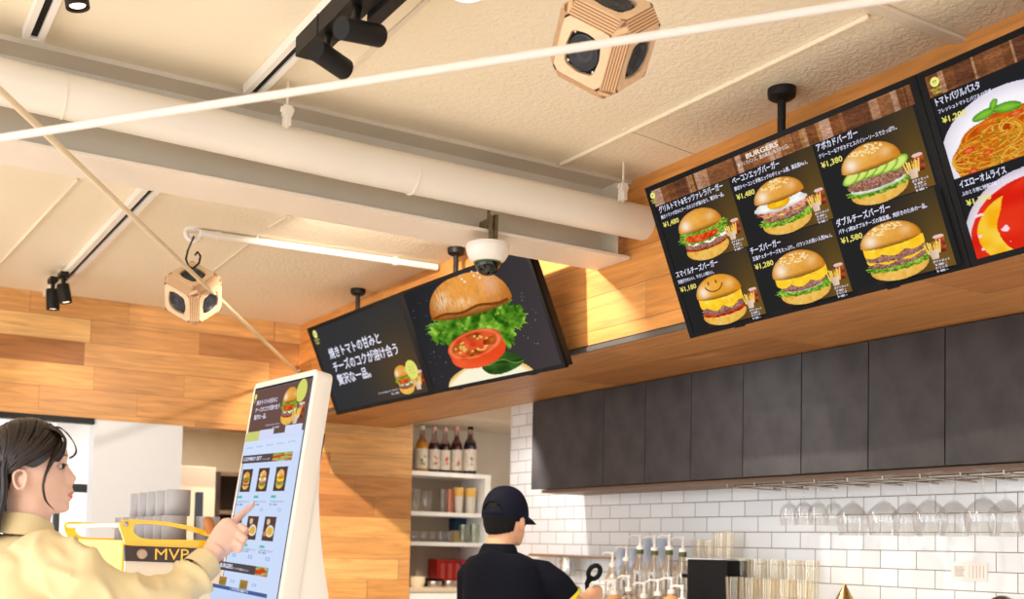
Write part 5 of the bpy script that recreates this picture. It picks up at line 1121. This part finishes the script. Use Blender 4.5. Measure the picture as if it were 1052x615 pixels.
def woman():
    C = dep(29, 474, 2.5); r_ = ray(40, 480); view = Vector((r_.x, r_.y, 0)).normalized(); F = Vector((view.y, -view.x, 0))
    W = Fr(C, F); root = empty('person', (C.x, C.y, 0), 'woman with long dark hair in a pale yellow shirt, pointing at the white kiosk', 'person')
    rows = [(433.5,38,38,24,.006,0),(435,47,47,14,.028,0),(438,54,54,6,.044,0),(443,60,60,-1,.057,0),(449,63.4,63.4,-6,.066,0),(456,66,66,-9,.071,.02),(462,68.6,68.2,-11,.073,.03),(467,70.4,69,-12,.074,.05),(471,69.8,67.6,-12,.074,.08),(474.5,68.6,65.8,-12,.073,.1),(478,70,65.6,-11,.072,.12),(482,73,66.2,-10,.071,.14),(486,76.2,66.8,-8,.070,.16),(489.5,79.2,67.2,-6,.068,.18),(492,79.6,67.6,-4,.067,.2),(495,77.8,68,-2,.065,.22),(498,74.8,68.3,0,.063,.25),(501,74.4,69,2,.061,.28),(503.5,75.8,69.4,3,.059,.3),(505.7,76.4,69.6,4,.057,.32),(507.7,74.2,69.2,5,.055,.34),(509.8,75.2,69,6,.053,.36),(512.3,73.8,68.6,7,.050,.38),(515.5,70.8,67.8,8,.047,.4),(519,71.6,68.5,9,.044,.4),(522.5,71.4,68,10,.040,.4),(525.5,68.4,66,11,.037,.4),(527.3,61,60,12,.034,.4)]
    vs = []; n = 56
    for (py, xf, xb0, xb, w, tp) in rows:
        ff, _, z = W.loc(W.px(xf, py)); fb, _, _ = W.loc(W.px(xb0, py)); bk, _, _ = W.loc(W.px(xb, py)); fc = (fb+bk)/2; ra = (fb-bk)/2
        sg = .011 if 469 < py < 499 else .019
        for k in range(n):
            th = 2*PI*k/n; c, s_ = math.cos(th), math.sin(th); t = (1+c)/2
            y = w*math.copysign(abs(s_)**.92, s_)*(1-tp*t*t); x = fc + ra*math.copysign(abs(c)**.86, c)
            if c > 0: x += (ff-fb)*math.exp(-(y/sg)**2)
            vs.append(W.P(x, y, z))
    m = len(rows); fs = [(i*n+k, i*n+(k+1) % n, (i+1)*n+(k+1) % n, (i+1)*n+k) for i in range(m-1) for k in range(n)] + [tuple(range(n)), tuple((m-1)*n+k for k in range(n))]
    mb = MB().add(vs, fs)
    # neck
    mb.tube([W.px(30, 500), W.px(31, 520), W.px(29, 538), W.px(26, 556), W.px(24, 580)], [.050, .050, .047, .052, .06], n=28)
    # ear
    e0 = W.px(20.5, 492.5, -.071)
    for a in np.linspace(0, 2*PI, 22): mb.ball(e0 + W.F*(.0135*math.cos(a)*(1+.25*math.sin(a))) + Vector((0, 0, .0215*math.sin(a))) - W.L*(.004+.004*(math.cos(a) < 0)), .0042, 8)
    mb.ball(e0+W.F*.004-Vector((0, 0, .001))+W.L*.002, (.011, .004, .015), 12).ball(e0+W.F*.007-Vector((0, 0, .018)), (.007, .006, .007), 10)
    # forearm, palm, fingers (right hand, index extended)
    H = lambda x, y, d: dep(x, y, d)
    mb.tube([H(150, 632, 2.43), H(180, 613, 2.48), H(205, 587, 2.53), H(216, 572, 2.555), H(222, 564, 2.57)], [(.042, .042), (.037, .037), (.028, .030), (.021, .026), (.021, .027)], n=20)
    tocam = (CAM-H(232, 552, 2.6)).normalized()
    mb.tube([H(216, 571, 2.555), H(224, 561.5, 2.575), H(233, 551, 2.59), H(240, 543, 2.60), H(243.5, 540, 2.605)], [(.017, .024), (.018, .031), (.0175, .037), (.015, .036), (.010, .028)], n=22, flat=tocam)
    mb.tube([H(236, 540, 2.605), H(243, 533, 2.625), H(250.5, 526.5, 2.645), H(257, 520.8, 2.665), H(261.3, 517.2, 2.677)], [.0105, .0098, .0085, .0076, .0062], n=14)
    mb.ball(H(261.5, 517, 2.678), .0064, 12)
    mb.tube([H(240, 544, 2.60), H(247.5, 540.5, 2.605), H(252.5, 543.5, 2.60), H(250.5, 549, 2.60), H(246, 551, 2.61)], [.0105, .0100, .0092, .0082, .007], n=14)
    mb.tube([H(239, 551, 2.595), H(246.5, 549, 2.59), H(251.8, 552.5, 2.585), H(249.5, 558, 2.59), H(245, 559, 2.60)], [.0102, .0098, .0090, .0080, .007], n=14)
    mb.tube([H(235.5, 558, 2.59), H(243, 557.5, 2.58), H(248, 560, 2.575), H(246, 565, 2.58), H(242, 565, 2.59)], [.0096, .009, .0082, .0072, .0062], n=14)
    mb.tube([H(224, 560, 2.60), H(231, 550, 2.63), H(239, 543, 2.645), H(245, 541, 2.65)], [.013, .0115, .0098, .008], n=14)
    # far arm and hand, hanging
    mb.tube([W.px(20, 585, .17), W.px(16, 700, .20), W.px(30, 790, .20), W.px(36, 815, .20)], [.04, .036, .024, .022], n=16)
    for k in range(4): mb.tube([W.px(36, 812, .185+.012*k), W.px(40, 835, .182+.013*k), W.px(42, 850+3*(k == 1), .18+.013*k)], [.010, .009, .007], n=10)
    mb.tube([W.px(36, 800, .20), W.px(37, 825, .20)], [(.02, .034), (.016, .03)], n=14, flat=W.L); mb.tube([W.px(44, 800, .19), W.px(52, 822, .18)], [.011, .008], n=10)
    eyep = W.px(62.5, 478.6, -.031); ez = W.loc(eyep)
    def ex(co):
        f, l, z = W.loc(co)
        for sg in (-1, 1):
            d = math.exp(-(((l-sg*.031)/.014)**2+((z-ez[2])/.008)**2)); 
            if f > .03: co = co - W.F*(.0055*d)
        return co
    body = remesh(mb, .0030, 'body', M_skin, root, 3, None, ex)
    # eye, lids, brow, lips on both sides of the face
    for sg in (-1, 1):
        L_ = sg*.031
        e = MB().ball(W.px(62.2, 478.6, L_), (.0085, .0088, .0062), 16).build('eye', M_eyew, root, smooth=60)
        MB().ball(W.px(64.3, 478.7, L_*1.05), (.0062, .0070, .0058), 14).build('iris', M_iris, e, smooth=60)
        MB().tube([W.px(59.5, 479.2, L_*1.22), W.px(62.5, 476.9, L_*1.1), W.px(66, 476.6, L_), W.px(68.2, 478.0, L_*.85)], [.001, .0022, .0022, .001], n=8).tube([W.px(66.5, 477, L_), W.px(69.8, 477.2, L_), W.px(71.6, 478.6, L_)], [.0009, .0006, .0003], n=6).tube([W.px(60.5, 481, L_*1.15), W.px(64, 482, L_*1.05), W.px(67, 481.4, L_*.9)], [.0004, .0008, .0005], n=6).build('eyelashes', M_hair, root)
        MB().tube([W.px(58, 469.0, L_*1.65), W.px(62.5, 466.6, L_*1.42), W.px(68.6, 467.6, L_*.80)], [(.0014, .0016), (.0024, .0030), (.0016, .0024)], n=8).build('eyebrow', mat('brow', (92, 68, 56), .6), root)
    mb = MB()
    mb.tube([W.px(69.8, 507.8, -.017), W.px(73.9, 505.9, -.009), W.px(74.6, 505.6, 0), W.px(73.9, 505.9, .009), W.px(69.8, 507.8, .017)], [.0010, .0026, .0030, .0026, .0010], n=10)
    mb.tube([W.px(69.8, 508.0, -.016), W.px(73.0, 510.0, -.009), W.px(73.3, 510.2, 0), W.px(73.0, 510.0, .009), W.px(69.8, 508.0, .016)], [.0010, .0028, .0034, .0028, .0010], n=10)
    mb.build('lips', M_lip, root, smooth=60)
    # nail
    MB().ball(H(259.3, 517.6, 2.668), (.004, .004, .005), 8).build('fingernail', mat('nail', (244, 206, 196), .25), root, smooth=60)
    # ---------------- hair
    rf, rl, rz = .089, .078, .090; O_ = (0, 0, 0)
    def S(n_, off=.006): n_ = Vector(n_).normalized(); return W.P(n_.x*(rf+off), n_.y*(rl+off), n_.z*(rz+off)-.000)
    hb = MB(); naz, nel = 64, 16; vs = []
    def elmin(a):
        a = abs(math.degrees(a)); xs = [0, 30, 46, 58, 68, 82, 96, 108, 125, 180]; ys = [41, 37, 24, 8, -3, -12, -8, -22, -48, -52]
        return math.radians(np.interp(a, xs, ys))
    for i in range(naz+1):
        a = -PI+2*PI*i/naz; e0_ = elmin(a)
        for j in range(nel+1):
            e = e0_+(PI/2-e0_)*j/nel; vs.append(S((math.cos(e)*math.cos(a), math.cos(e)*math.sin(a), math.sin(e)), .0045))
    hb.add(vs, [(i*(nel+1)+j, (i+1)*(nel+1)+j, (i+1)*(nel+1)+j+1, i*(nel+1)+j+1) for i in range(naz) for j in range(nel)])
    R_ = random.Random(11)
    def strand(pts, r0, k=9):
        # Catmull style resample
        P = [Vector(p) for p in pts]; out = []
        for i in range(len(P)-1):
            p0, p1, p2, p3 = P[max(i-1, 0)], P[i], P[i+1], P[min(i+2, len(P)-1)]
            for t in np.linspace(0, 1, 5, endpoint=False): out.append(.5*((2*p1)+(p2-p0)*t+(2*p0-5*p1+4*p2-p3)*t*t+(-p0+3*p1-3*p2+p3)*t**3))
        out.append(P[-1]); m_ = len(out); hb.tube(out, [r0*(.35+.65*min(1, 5*i/m_))*(1-.75*max(0, (i/m_-.75)*4)) for i in range(m_)], n=5, cap=False)
    for sg in (-1, 1):
        for k in range(190):
            u = R_.random(); ph = math.radians(46+118*u); n0 = Vector((math.cos(ph), sg*.03, math.sin(ph)))
            nE = Vector((-.50-.25*R_.random()*u, sg*(.80-.15*u), -.12-.28*R_.random())); cm = Vector((.50-.95*u+.1*R_.random(), sg*.88, .02+.55*u*R_.random()+.40*R_.random()))
            off = .005+.006*R_.random(); pts = []
            for t in np.linspace(0, 1, 7): q = n0*(1-t)**2+cm*2*t*(1-t)+nE*t*t; pts.append(S(q, off))
            strand(pts, .0032)
        for k in range(90):   # hanging lengths behind the ear
            a = R_.random(); n0 = Vector((-.42-.55*a, sg*(.86-.75*a), -.15-.15*R_.random())); p0 = S(n0, .008+.008*R_.random())
            dn = R_.uniform(.17, .24); dr = -.008-.012*R_.random(); strand([S(n0+Vector((.1, 0, .3)), .008), p0, p0+Vector((0, 0, -.06))+W.F*(.004+dr*.2), p0+Vector((0, 0, -.12))+W.F*dr*.9, p0+Vector((0, 0, -dn))+W.F*dr*2.6], .0042)
        for k in range(60):   # side-swept fringe falling to the long sidelock
            j = R_.uniform(-1, 1); t0 = R_.random()
            full = [(44+6*t0, 439.5), (58+2*j, 444), (62+1.2*j-5*t0, 454), (58.5+1.3*j-4*t0, 465), (52.5+j-2*t0, 476), (46.8+.8*j, 487), (44.4+.7*j, 499), (46+.6*j, 511), (50+.5*j, 518), (56, 523.5)]
            ln_ = 10 if k < 8 else R_.choice((5, 6, 6, 7)); lats = [.018, .036, .050, .062, .070, .074, .073, .068, .062, .054]
            strand([W.px(x, y, sg*(l_+.002*j)) for (x, y), l_ in zip(full[:ln_], lats)], .0017 if k < 8 else .0024)
    for k in range(110):
        j = R_.uniform(-1, 1); s0 = R_.random(); e_ = R_.choice((5, 6, 6, 7))
        pth = [(42+4*s0, 438.2), (54+2*s0, 440.5), (62.5+1.5*s0, 445.5), (66.3+1.2*s0+.3*j, 452), (67-3*(1-s0)+.5*j, 460), (65.5-6*(1-s0)+.6*j, 467), (61-8*(1-s0)+.8*j, 474)][:e_]
        strand([W.px(x, y, -(.004+.045*(1-s0)+.006*i_)) for i_, (x, y) in enumerate(pth)], .0020)
    for k in range(9):
        j = R_.uniform(-1, 1); l0 = R_.uniform(-.03, .01); strand([W.px(46, 438.5, l0), W.px(60, 438.8+.6*j, l0), W.px(69+.5*j, 445, l0), W.px(76+.6*j, 455+j, l0), W.px(78.3+.5*j, 463+j, l0), W.px(75.5, 468+j, l0), W.px(71, 470.5+j, l0)], .0008 if k > 4 else .0012)
    for k in range(16):
        j = R_.uniform(-1, 1); l0 = -.012-.028*R_.random(); strand([W.px(48, 439, l0*.5), W.px(60, 443, l0), W.px(66.2, 452+j, l0), W.px(66.8+.6*j, 461, l0*1.1)], .0012)
    hb.build('hair', M_hair, root, smooth=80)
    # ---------------- shirt
    sb = MB(); tz = [(546, .062, .070, 26), (552, .078, .115, 22), (561, .092, .158, 20), (575, .106, .185, 18), (598, .114, .192, 18), (640, .118, .178, 20), (720, .112, .162, 22), (800, .122, .17, 20), (850, .13, .18, 20)]
    vs = []; n = 40
    for (py, ra, rb_, cx) in tz:
        fc, _, z = W.loc(W.px(cx, py))
        for k in range(n): th = 2*PI*k/n; vs.append(W.P(fc+ra*math.cos(th), rb_*math.sin(th), z-.012*abs(math.sin(th))*(py < 570)))
    m = len(tz); sb.add(vs, [(i*n+k, i*n+(k+1) % n, (i+1)*n+(k+1) % n, (i+1)*n+k) for i in range(m-1) for k in range(n)] + [tuple(range(n)), tuple((m-1)*n+k for k in range(n))])
    sb.tube([W.px(30, 572, -.10), H(50, 583, 2.36), H(85, 595, 2.355), H(122, 617, 2.39), H(148, 622, 2.43), H(165, 618, 2.455), H(183, 607, 2.48), H(203, 589, 2.525)], [.060, .062, .060, .055, .053, .050, .044, .035], n=26)
    sb.tube([W.px(20, 575, .12), W.px(16, 600, .175), W.px(14, 700, .20), W.px(28, 785, .20)], [.065, .066, .052, .042], n=24)
    def fold(co):
        f, l, z = W.loc(co); p = Vector((f*9+z*5, l*7, z*8-f*4)); a = mnoise.noise(p)*.010 + (1-abs(mnoise.noise(Vector((f*11+z*13, l*5+3, z*5-f*7)))*2.2))**2*.018
        px_ = 1 if f > .10 else max(.25, f/.10+.25); return a*px_ - .002
    sh_ = remesh(sb, .0065, 'shirt', M_shirt, root, 3, fold)
    # collar and cuff
    cb = MB(); vs = []; n = 40
    for (py, ra, rb_, cx) in ((547, .062, .066, 27), (538, .058, .061, 28.5), (528, .054, .057, 29), (527.5, .057, .060, 29), (537, .063, .067, 28.5), (549, .074, .080, 27)):
        fc, _, z = W.loc(W.px(cx, py))
        for k in range(n+1):
            th = .35+(2*PI-.7)*k/n; vs.append(W.P(fc+ra*math.cos(th), rb_*math.sin(th), z-.022*max(0, math.cos(th))**1.5+.004*max(0, -math.cos(th))))
    cb.add(vs, [(i*(n+1)+k, i*(n+1)+k+1, (i+1)*(n+1)+k+1, (i+1)*(n+1)+k) for i in range(5) for k in range(n)]); cb.build('collar', M_shirt, root, smooth=60)
    a0, a1 = H(200, 588, 2.52), H(213, 577, 2.55)
    ax_ = (a1-a0); MB().tube([a0, a0.lerp(a1, .5), a1, a1+ax_*.01, a0.lerp(a1, .6)], [.039, .040, .039, .034, .032], n=30, cap=False).build('cuff', M_shirt, sh_, smooth=50)
    # trousers, legs to the floor, shoes
    tb = MB(); hz = W.px(20, 840).z; fx = W.loc(W.px(20, 700))[0]
    for sg in (-1, 1): tb.tube([W.P(fx, sg*.06, hz-W.C.z), W.P(fx, sg*.085, .78-W.C.z), W.P(fx, sg*.09, .45-W.C.z), W.P(fx-.01, sg*.09, .07-W.C.z)], [(.12, .11), (.09, .09), (.062, .062), (.05, .05)], n=20)
    remesh(tb, .012, 'trousers', mat('beige_trousers', (150, 130, 108), .8), root, 2)
    for sg in (-1, 1): MB().ball(W.P(fx+.05, sg*.09, .045-W.C.z), (.12, .05, .045), 16).build('shoe', M_blackp, root, smooth=60)
woman()
def man():
    C = dep(519, 530, 4.45); v0 = ray(519, 530); v0 = Vector((v0.x, v0.y, 0)).normalized(); rr_ = Vector((v0.y, -v0.x, 0)); ph = math.radians(33)
    F = v0*math.cos(ph)+rr_*math.sin(ph); W = Fr(C, F); H = lambda x, y, d: dep(x, y, d); C0 = W.C
    root = empty('person', (C.x, C.y, 0), 'man in a dark navy cap and polo shirt seen from behind at the back counter', 'person')
    s = .003945
    mb = MB(); rows = [(.104, .030, .028, 0), (.094, .060, .050, 0), (.075, .084, .068, 0), (.04, .096, .076, 0), (0, .099, .078, 0), (-.03, .094, .075, .002), (-.055, .084, .070, .010), (-.08, .074, .062, .020), (-.105, .060, .050, .032), (-.118, .040, .036, .045)]
    vs = []; n = 36
    for z, ra, rb_, of in rows:
        for k in range(n): th = 2*PI*k/n; c = math.cos(th); vs.append(W.P(of+ra*c+(.010*math.exp(-(rb_*math.sin(th)/.012)**2)*(c > 0)*(-.06 < z < 0)), rb_*math.sin(th), z))
    m = len(rows); mb.add(vs, [(i*n+k, i*n+(k+1) % n, (i+1)*n+(k+1) % n, (i+1)*n+k) for i in range(m-1) for k in range(n)]+[tuple(range(n)), tuple((m-1)*n+k for k in range(n))])
    mb.tube([W.P(-.015, 0, -.02), W.P(-.025, 0, -.09), W.P(-.04, 0, -.15), W.P(-.05, 0, -.22)], [.056, .055, .058, .07], n=24)
    for sg in (-1, 1):
        for a in np.linspace(0, 2*PI, 14): mb.ball(W.P(-.002+.014*math.cos(a), sg*(.083+.004*(math.cos(a) < 0)), -.028+.027*math.sin(a)), .0058, 8)
        mb.ball(W.P(0, sg*.078, -.028), (.013, .008, .024), 10)
    # right arm: skin from the cuff on, hand closed round the handle
    mb.tube([H(572, 596, 4.40), H(590, 622, 4.42), H(598, 618, 4.50), H(606, 612, 4.56)], [.045, .040, .034, .026], n=18)
    mb.tube([H(604, 613, 4.55), H(611, 610, 4.58), H(616, 609, 4.60)], [(.026, .036), (.026, .040), (.020, .034)], n=18, flat=Vector((0, 0, 1)).cross(v0))
    for k in range(4): mb.tube([H(611+1.3*k, 606.5+1.6*k, 4.575), H(606.5+1.2*k, 603.5+1.6*k, 4.545), H(603.5+1.2*k, 606.5+1.6*k, 4.545), H(605+1.2*k, 610+1.4*k, 4.57)], [.0105, .0105, .010, .008], n=10)
    mb.tube([H(612, 612, 4.60), H(607, 606, 4.60), H(602, 602.5, 4.585)], [.013, .012, .010], n=10)
    # left arm in front of the body
    mb.tube([W.P(0, .15, -.28), W.P(.05, .18, -.50), W.P(.25, .16, -.55), W.P(.36, .14, -.50)], [.045, .038, .032, .026], n=16)
    mb.tube([W.P(.34, .15, -.51), W.P(.42, .10, -.49)], [(.022, .036), (.018, .034)], n=14)
    for k in range(4): mb.tube([W.P(.41, .075+.019*k, -.49), W.P(.45, .065+.018*k, -.495), W.P(.46, .06+.018*k, -.52)], [.010, .009, .008], n=8)
    remesh(mb, .005, 'body', M_skin2, root, 3)
    for sg in (-1, 1):
        e = MB().ball(W.P(.086, sg*.031, -.012), (.010, .010, .009), 12).build('eye', M_eyew, root, smooth=60); MB().ball(W.P(.0935, sg*.031, -.012), (.004, .004, .005), 10).build('iris', M_iris, e, smooth=60)
    MB().tube([W.P(.080, -.022, -.070), W.P(.094, 0, -.069), W.P(.080, .022, -.070)], [.002, .005, .002], n=8).build('lips', mat('lips_m', (176, 100, 84), .5), root)
    # hair: below the cap at back and sides
    hb = MB(); vs = []; na = 44
    for i in range(na+1):
        a = math.radians(62)+(2*PI-2*math.radians(62))*i/na; back = -math.cos(a); 
        zl = -.036-.038*max(0, back)**.6+.0*a+ (.003*math.sin(i*2.7))
        if abs(math.cos(a)) < .35: zl = -.022
        for (zz, of) in ((.085, .003), (.05, .006), (.0, .008), (zl*.6, .008), (zl, .004), (zl-.002, -.008)):
            ra = np.interp(zz, [-.105, -.055, 0, .04, .075, .09], [.078, .088, .099, .096, .084, .068])+of; rb_ = np.interp(zz, [-.105, -.055, 0, .04, .075, .09], [.056, .072, .078, .076, .068, .056])+of; vs.append(W.P(ra*math.cos(a), rb_*math.sin(a), zz))
    hb.add(vs, [(i*6+j, (i+1)*6+j, (i+1)*6+j+1, i*6+j+1) for i in range(na) for j in range(5)]); hb.build('hair', M_hair2, root, smooth=60)
    # cap: crown with an arched gap over a strap, brim, button
    cb = MB(); vs = []; naz, nel = 72, 18; keep = []
    def capP(a, e, off=0): 
        r1, r2, r3 = .109+off, .090+off, .118+off; return W.P(r1*math.cos(e)**.85*math.cos(a), r2*math.cos(e)**.85*math.sin(a), .006+r3*math.sin(e)+.012*math.cos(a)*0)
    for off in (0, -.004):
        for i in range(naz):
            a = 2*PI*i/naz
            for j in range(nel+1): e = -.12+(PI/2-.02+.12)*j/nel; vs.append(capP(a, e, off))
    N1 = naz*(nel+1); fs = []
    hole = lambda i, j: (((i+.5)/naz*2*PI-PI)/.50)**2+(((-.12+(PI/2+.10)*(j+.5)/nel)-.14)/.30)**2 < 1 and (-.12+(PI/2+.10)*(j+.5)/nel) > .10
    for i in range(naz):
        for j in range(nel):
            if hole(i, j): continue
            a = i*(nel+1)+j; b = ((i+1) % naz)*(nel+1)+j; fs += [(a, b, b+1, a+1), (N1+a, N1+a+1, N1+b+1, N1+b)]
            for (di, dj, ed) in ((-1, 0, (a, a+1)), (1, 0, (b, b+1)), (0, 1, (a+1, b+1)), (0, -1, (a, b))):
                ii, jj = (i+di) % naz, j+dj
                if jj < 0 or (jj < nel and hole(ii, jj)): fs.append((ed[0], ed[1], N1+ed[1], N1+ed[0]))
    cap = cb.add(vs, fs).build('cap', M_capm, root, smooth=50)
    bb = MB(); vs = []; nb = 20
    for i in range(nb+1):
        t = -1+2*i/nb; a = t*1.12
        p0 = W.P(.108*math.cos(a), .089*math.sin(a), .000); ext = .085*math.cos(t*PI/2)**.5 if abs(t) < 1 else 0
        p1 = W.P(.108*math.cos(a)+ext, .089*math.sin(a)*(1+.05*ext), -.004-.26*ext-.016*t*t)
        vs += [p0, p0.lerp(p1, .5)+Vector((0, 0, .003)), p1, p1-Vector((0, 0, .003)), p0.lerp(p1, .5)-Vector((0, 0, .001)), p0-Vector((0, 0, .004))]
    bb.add(vs, [(i*6+j, (i+1)*6+j, (i+1)*6+(j+1) % 6, i*6+(j+1) % 6) for i in range(nb) for j in range(6)]); bb.build('brim', M_capm, cap, smooth=60)
    MB().ball(W.P(0, 0, .110), (.008, .008, .005), 10).build('button', M_capm, cap, smooth=60)
    MB().tube([W.P(-.1085*math.cos(a), .090*math.sin(a), .012) for a in np.linspace(-.52, .52, 9)], [(.0035, .010)]*9, n=8, flat=Vector((0, 0, 1)).cross(F)).build('strap', M_capm, cap, smooth=40)
    # polo shirt
    sb = MB(); tz = [(-.128, .058, .060, -.045), (-.138, .082, .095, -.045), (-.150, .098, .135, -.04), (-.180, .112, .160, -.035), (-.25, .122, .172, -.03), (-.42, .122, .175, -.02), (-.60, .122, .18, -.01), (-.72, .128, .18, 0)]
    vs = []; n = 40
    for (z, ra, rb_, of) in tz:
        for k in range(n): th = 2*PI*k/n; vs.append(W.P(of+ra*math.cos(th), rb_*math.sin(th)-.012, z-.02*abs(math.sin(th))*(z > -.2)))
    m = len(tz); sb.add(vs, [(i*n+k, i*n+(k+1) % n, (i+1)*n+(k+1) % n, (i+1)*n+k) for i in range(m-1) for k in range(n)]+[tuple(range(n)), tuple((m-1)*n+k for k in range(n))])
    sb.tube([H(546, 592, 4.42), H(556, 593.5, 4.40), H(568, 602, 4.40), H(583, 616, 4.41)], [.074, .078, .073, .066], n=24)
    sb.tube([W.P(-.03, .09, -.22), W.P(-.02, .135, -.25), W.P(.01, .160, -.36), W.P(.03, .175, -.46)], [.073, .072, .066, .062], n=24)
    def fold(co): f, l, z = W.loc(co); return mnoise.noise(Vector((f*9, l*9+z*6, z*7)))*.006
    sh = remesh(sb, .0075, 'polo_shirt', M_navy, root, 3, fold)
    c0, c1 = H(580.5, 612, 4.41), H(585, 617.5, 4.412); ax = (c1-c0).normalized()
    MB().tube([c0+ax*.006, c0+ax*.020], .0675, n=30, cap=False).build('yellow_trim', mat('yellow_trim', (214, 196, 40), .6), sh)
    cb = MB(); vs = []; n = 36
    for (z, r1, of) in ((-.155, .066, -.045), (-.118, .061, -.035), (-.112, .064, -.035), (-.122, .070, -.038), (-.158, .082, -.045)):
        for k in range(n): th = 2*PI*k/n; vs.append(W.P(of+r1*math.cos(th), r1*1.04*math.sin(th), z-.03*max(0, math.cos(th))))
    cb.add(vs, [(i*n+k, i*n+(k+1) % n, (i+1)*n+(k+1) % n, (i+1)*n+k) for i in range(4) for k in range(n)]); cb.build('collar', M_navy, root, smooth=60)
    tb = MB(); zc = W.C.z
    for sg in (-1, 1): tb.tube([W.P(0, sg*.06, -.68), W.P(0, sg*.09, .75-zc), W.P(0, sg*.10, .45-zc), W.P(0, sg*.10, .07-zc)], [(.12, .11), (.09, .09), (.07, .07), (.06, .06)], n=20)
    remesh(tb, .014, 'trousers', M_blackp, root, 2)
    for sg in (-1, 1): MB().ball(W.P(.05, sg*.10, .05-zc), (.13, .055, .05), 16).build('shoe', M_blackp, root, smooth=60)
    # the black handled tool in his hand
    p0, p1, p2 = H(603.5, 609, 4.56), H(603, 599, 4.56), H(610.5, 587.5, 4.56)
    t = empty('handled_tool', p1, 'black tool handle with a round hole, held up in the hand of the man', 'tool'); ax = (p2-p1).normalized(); sd = ax.cross(v0).normalized()
    ring = [p2 + ax*(.030*math.cos(a)) + sd*(.022*math.sin(a)) for a in np.linspace(0, 2*PI, 25)]
    MB().tube(ring, [(.010, .011)]*25, n=10).tube([p0, p1, p1.lerp(p2, .5), p2-ax*.018], [.009, .010, .016, .022], n=14).build('handle', M_blackp, t, smooth=60)
    MB().tube([p0, p0-Vector((0, 0, .09))+v0*.02], .005, n=8).lathe([(.001, 0), (.03, .004), (.03, .02), (.001, .024)], p0-Vector((0, 0, .115))+v0*.02, (0, 0, 1), 20).build('tool_head', M_chrome, t, smooth=50)
man()
# ================================================================== LIGHT
w = bpy.data.worlds.new('world'); scene.world = w; w.use_nodes = True
bg = w.node_tree.nodes['Background']; bg.inputs[0].default_value = (.93, .96, 1.0, 1); bg.inputs[1].default_value = 2.0
def area(name, loc, to, size, power, color):
    l = bpy.data.lights.new(name, 'AREA'); l.shape = 'RECTANGLE'; l.size, l.size_y = size; l.energy = power; l.color = color
    o = bpy.data.objects.new(name, l); col.objects.link(o); o.location = loc; o.rotation_euler = (Vector(to)-Vector(loc)).to_track_quat('-Z', 'Y').to_euler(); return o
def spotl(name, loc, to, power, color, angle=60, blend=.4, rad=.02):
    l = bpy.data.lights.new(name, 'SPOT'); l.energy = power; l.color = color; l.spot_size = math.radians(angle); l.spot_blend = blend; l.shadow_soft_size = rad
    o = bpy.data.objects.new(name, l); col.objects.link(o); o.location = loc; o.rotation_euler = (Vector(to)-Vector(loc)).to_track_quat('-Z', 'Y').to_euler(); return o
WARM = (1, .80, .56); WARM2 = (1, .88, .72)
area('window_daylight', (-2.6, 2.0, 1.5), (2, 2.5, 1.6), (5, 2.2), 82, (1, .97, .94))
area('added_uplight', (.1, 3.0, .12), (.1, 3.0, 3), (4.5, 5), 78, (1, .95, .87))  # added uplight standing in for light off the floor, brightens the ceiling
spotl('bar_spot', (1.68, 3.75, 2.78), (2.9, 4.9, 1.2), 115, (1, .90, .78), 132, .2)
spotl('added_pier_spot', (1.70, 3.85, 2.78), (3.0, 6.59, 1.75), 420, WARM, 38, .3)  # added second lamp without a fixture, strengthens the lit part of the pier
spotl('track_spot', (1.12, 2.55, 2.70), (2.6, 2.2, 1.6), 60, WARM2, 80, .6)
spotl('wall_spot', (1.05, 6.25, 2.68), (1.1, 6.5, 1.5), 7, WARM, 120, .8)
spotl('wall_spot_b', (-.6, 4.4, 2.7), (.9, 6.6, 2.3), 55, WARM2, 100, .9)
area('added_corridor_fill', (2.6, 8.0, 2.38), (2.6, 8, 0), (.8, 1.6), 26, WARM2)  # added unseen source to brighten the corridor
area('back_room_light', (0, 8.2, 2.38), (0, 8, 0), (2, 1.6), 60, (1, .97, .93))
area('alcove_light', (3.9, 6.2, 2.28), (3.9, 6.6, 1), (.7, .5), 7, WARM2)
area('added_tile_fill', (2.95, 3.3, 2.20), (3.6, 3.4, 1.2), (.2, 3.6), 11, (.86, .93, 1))  # added unseen strip under the soffit, gives the tiles cool window-like light
spotl('under_soffit_spot', (2.95, 4.93, 2.12), (3.61, 5.3, 1.3), 24, (1, .96, .9), 100, .5)
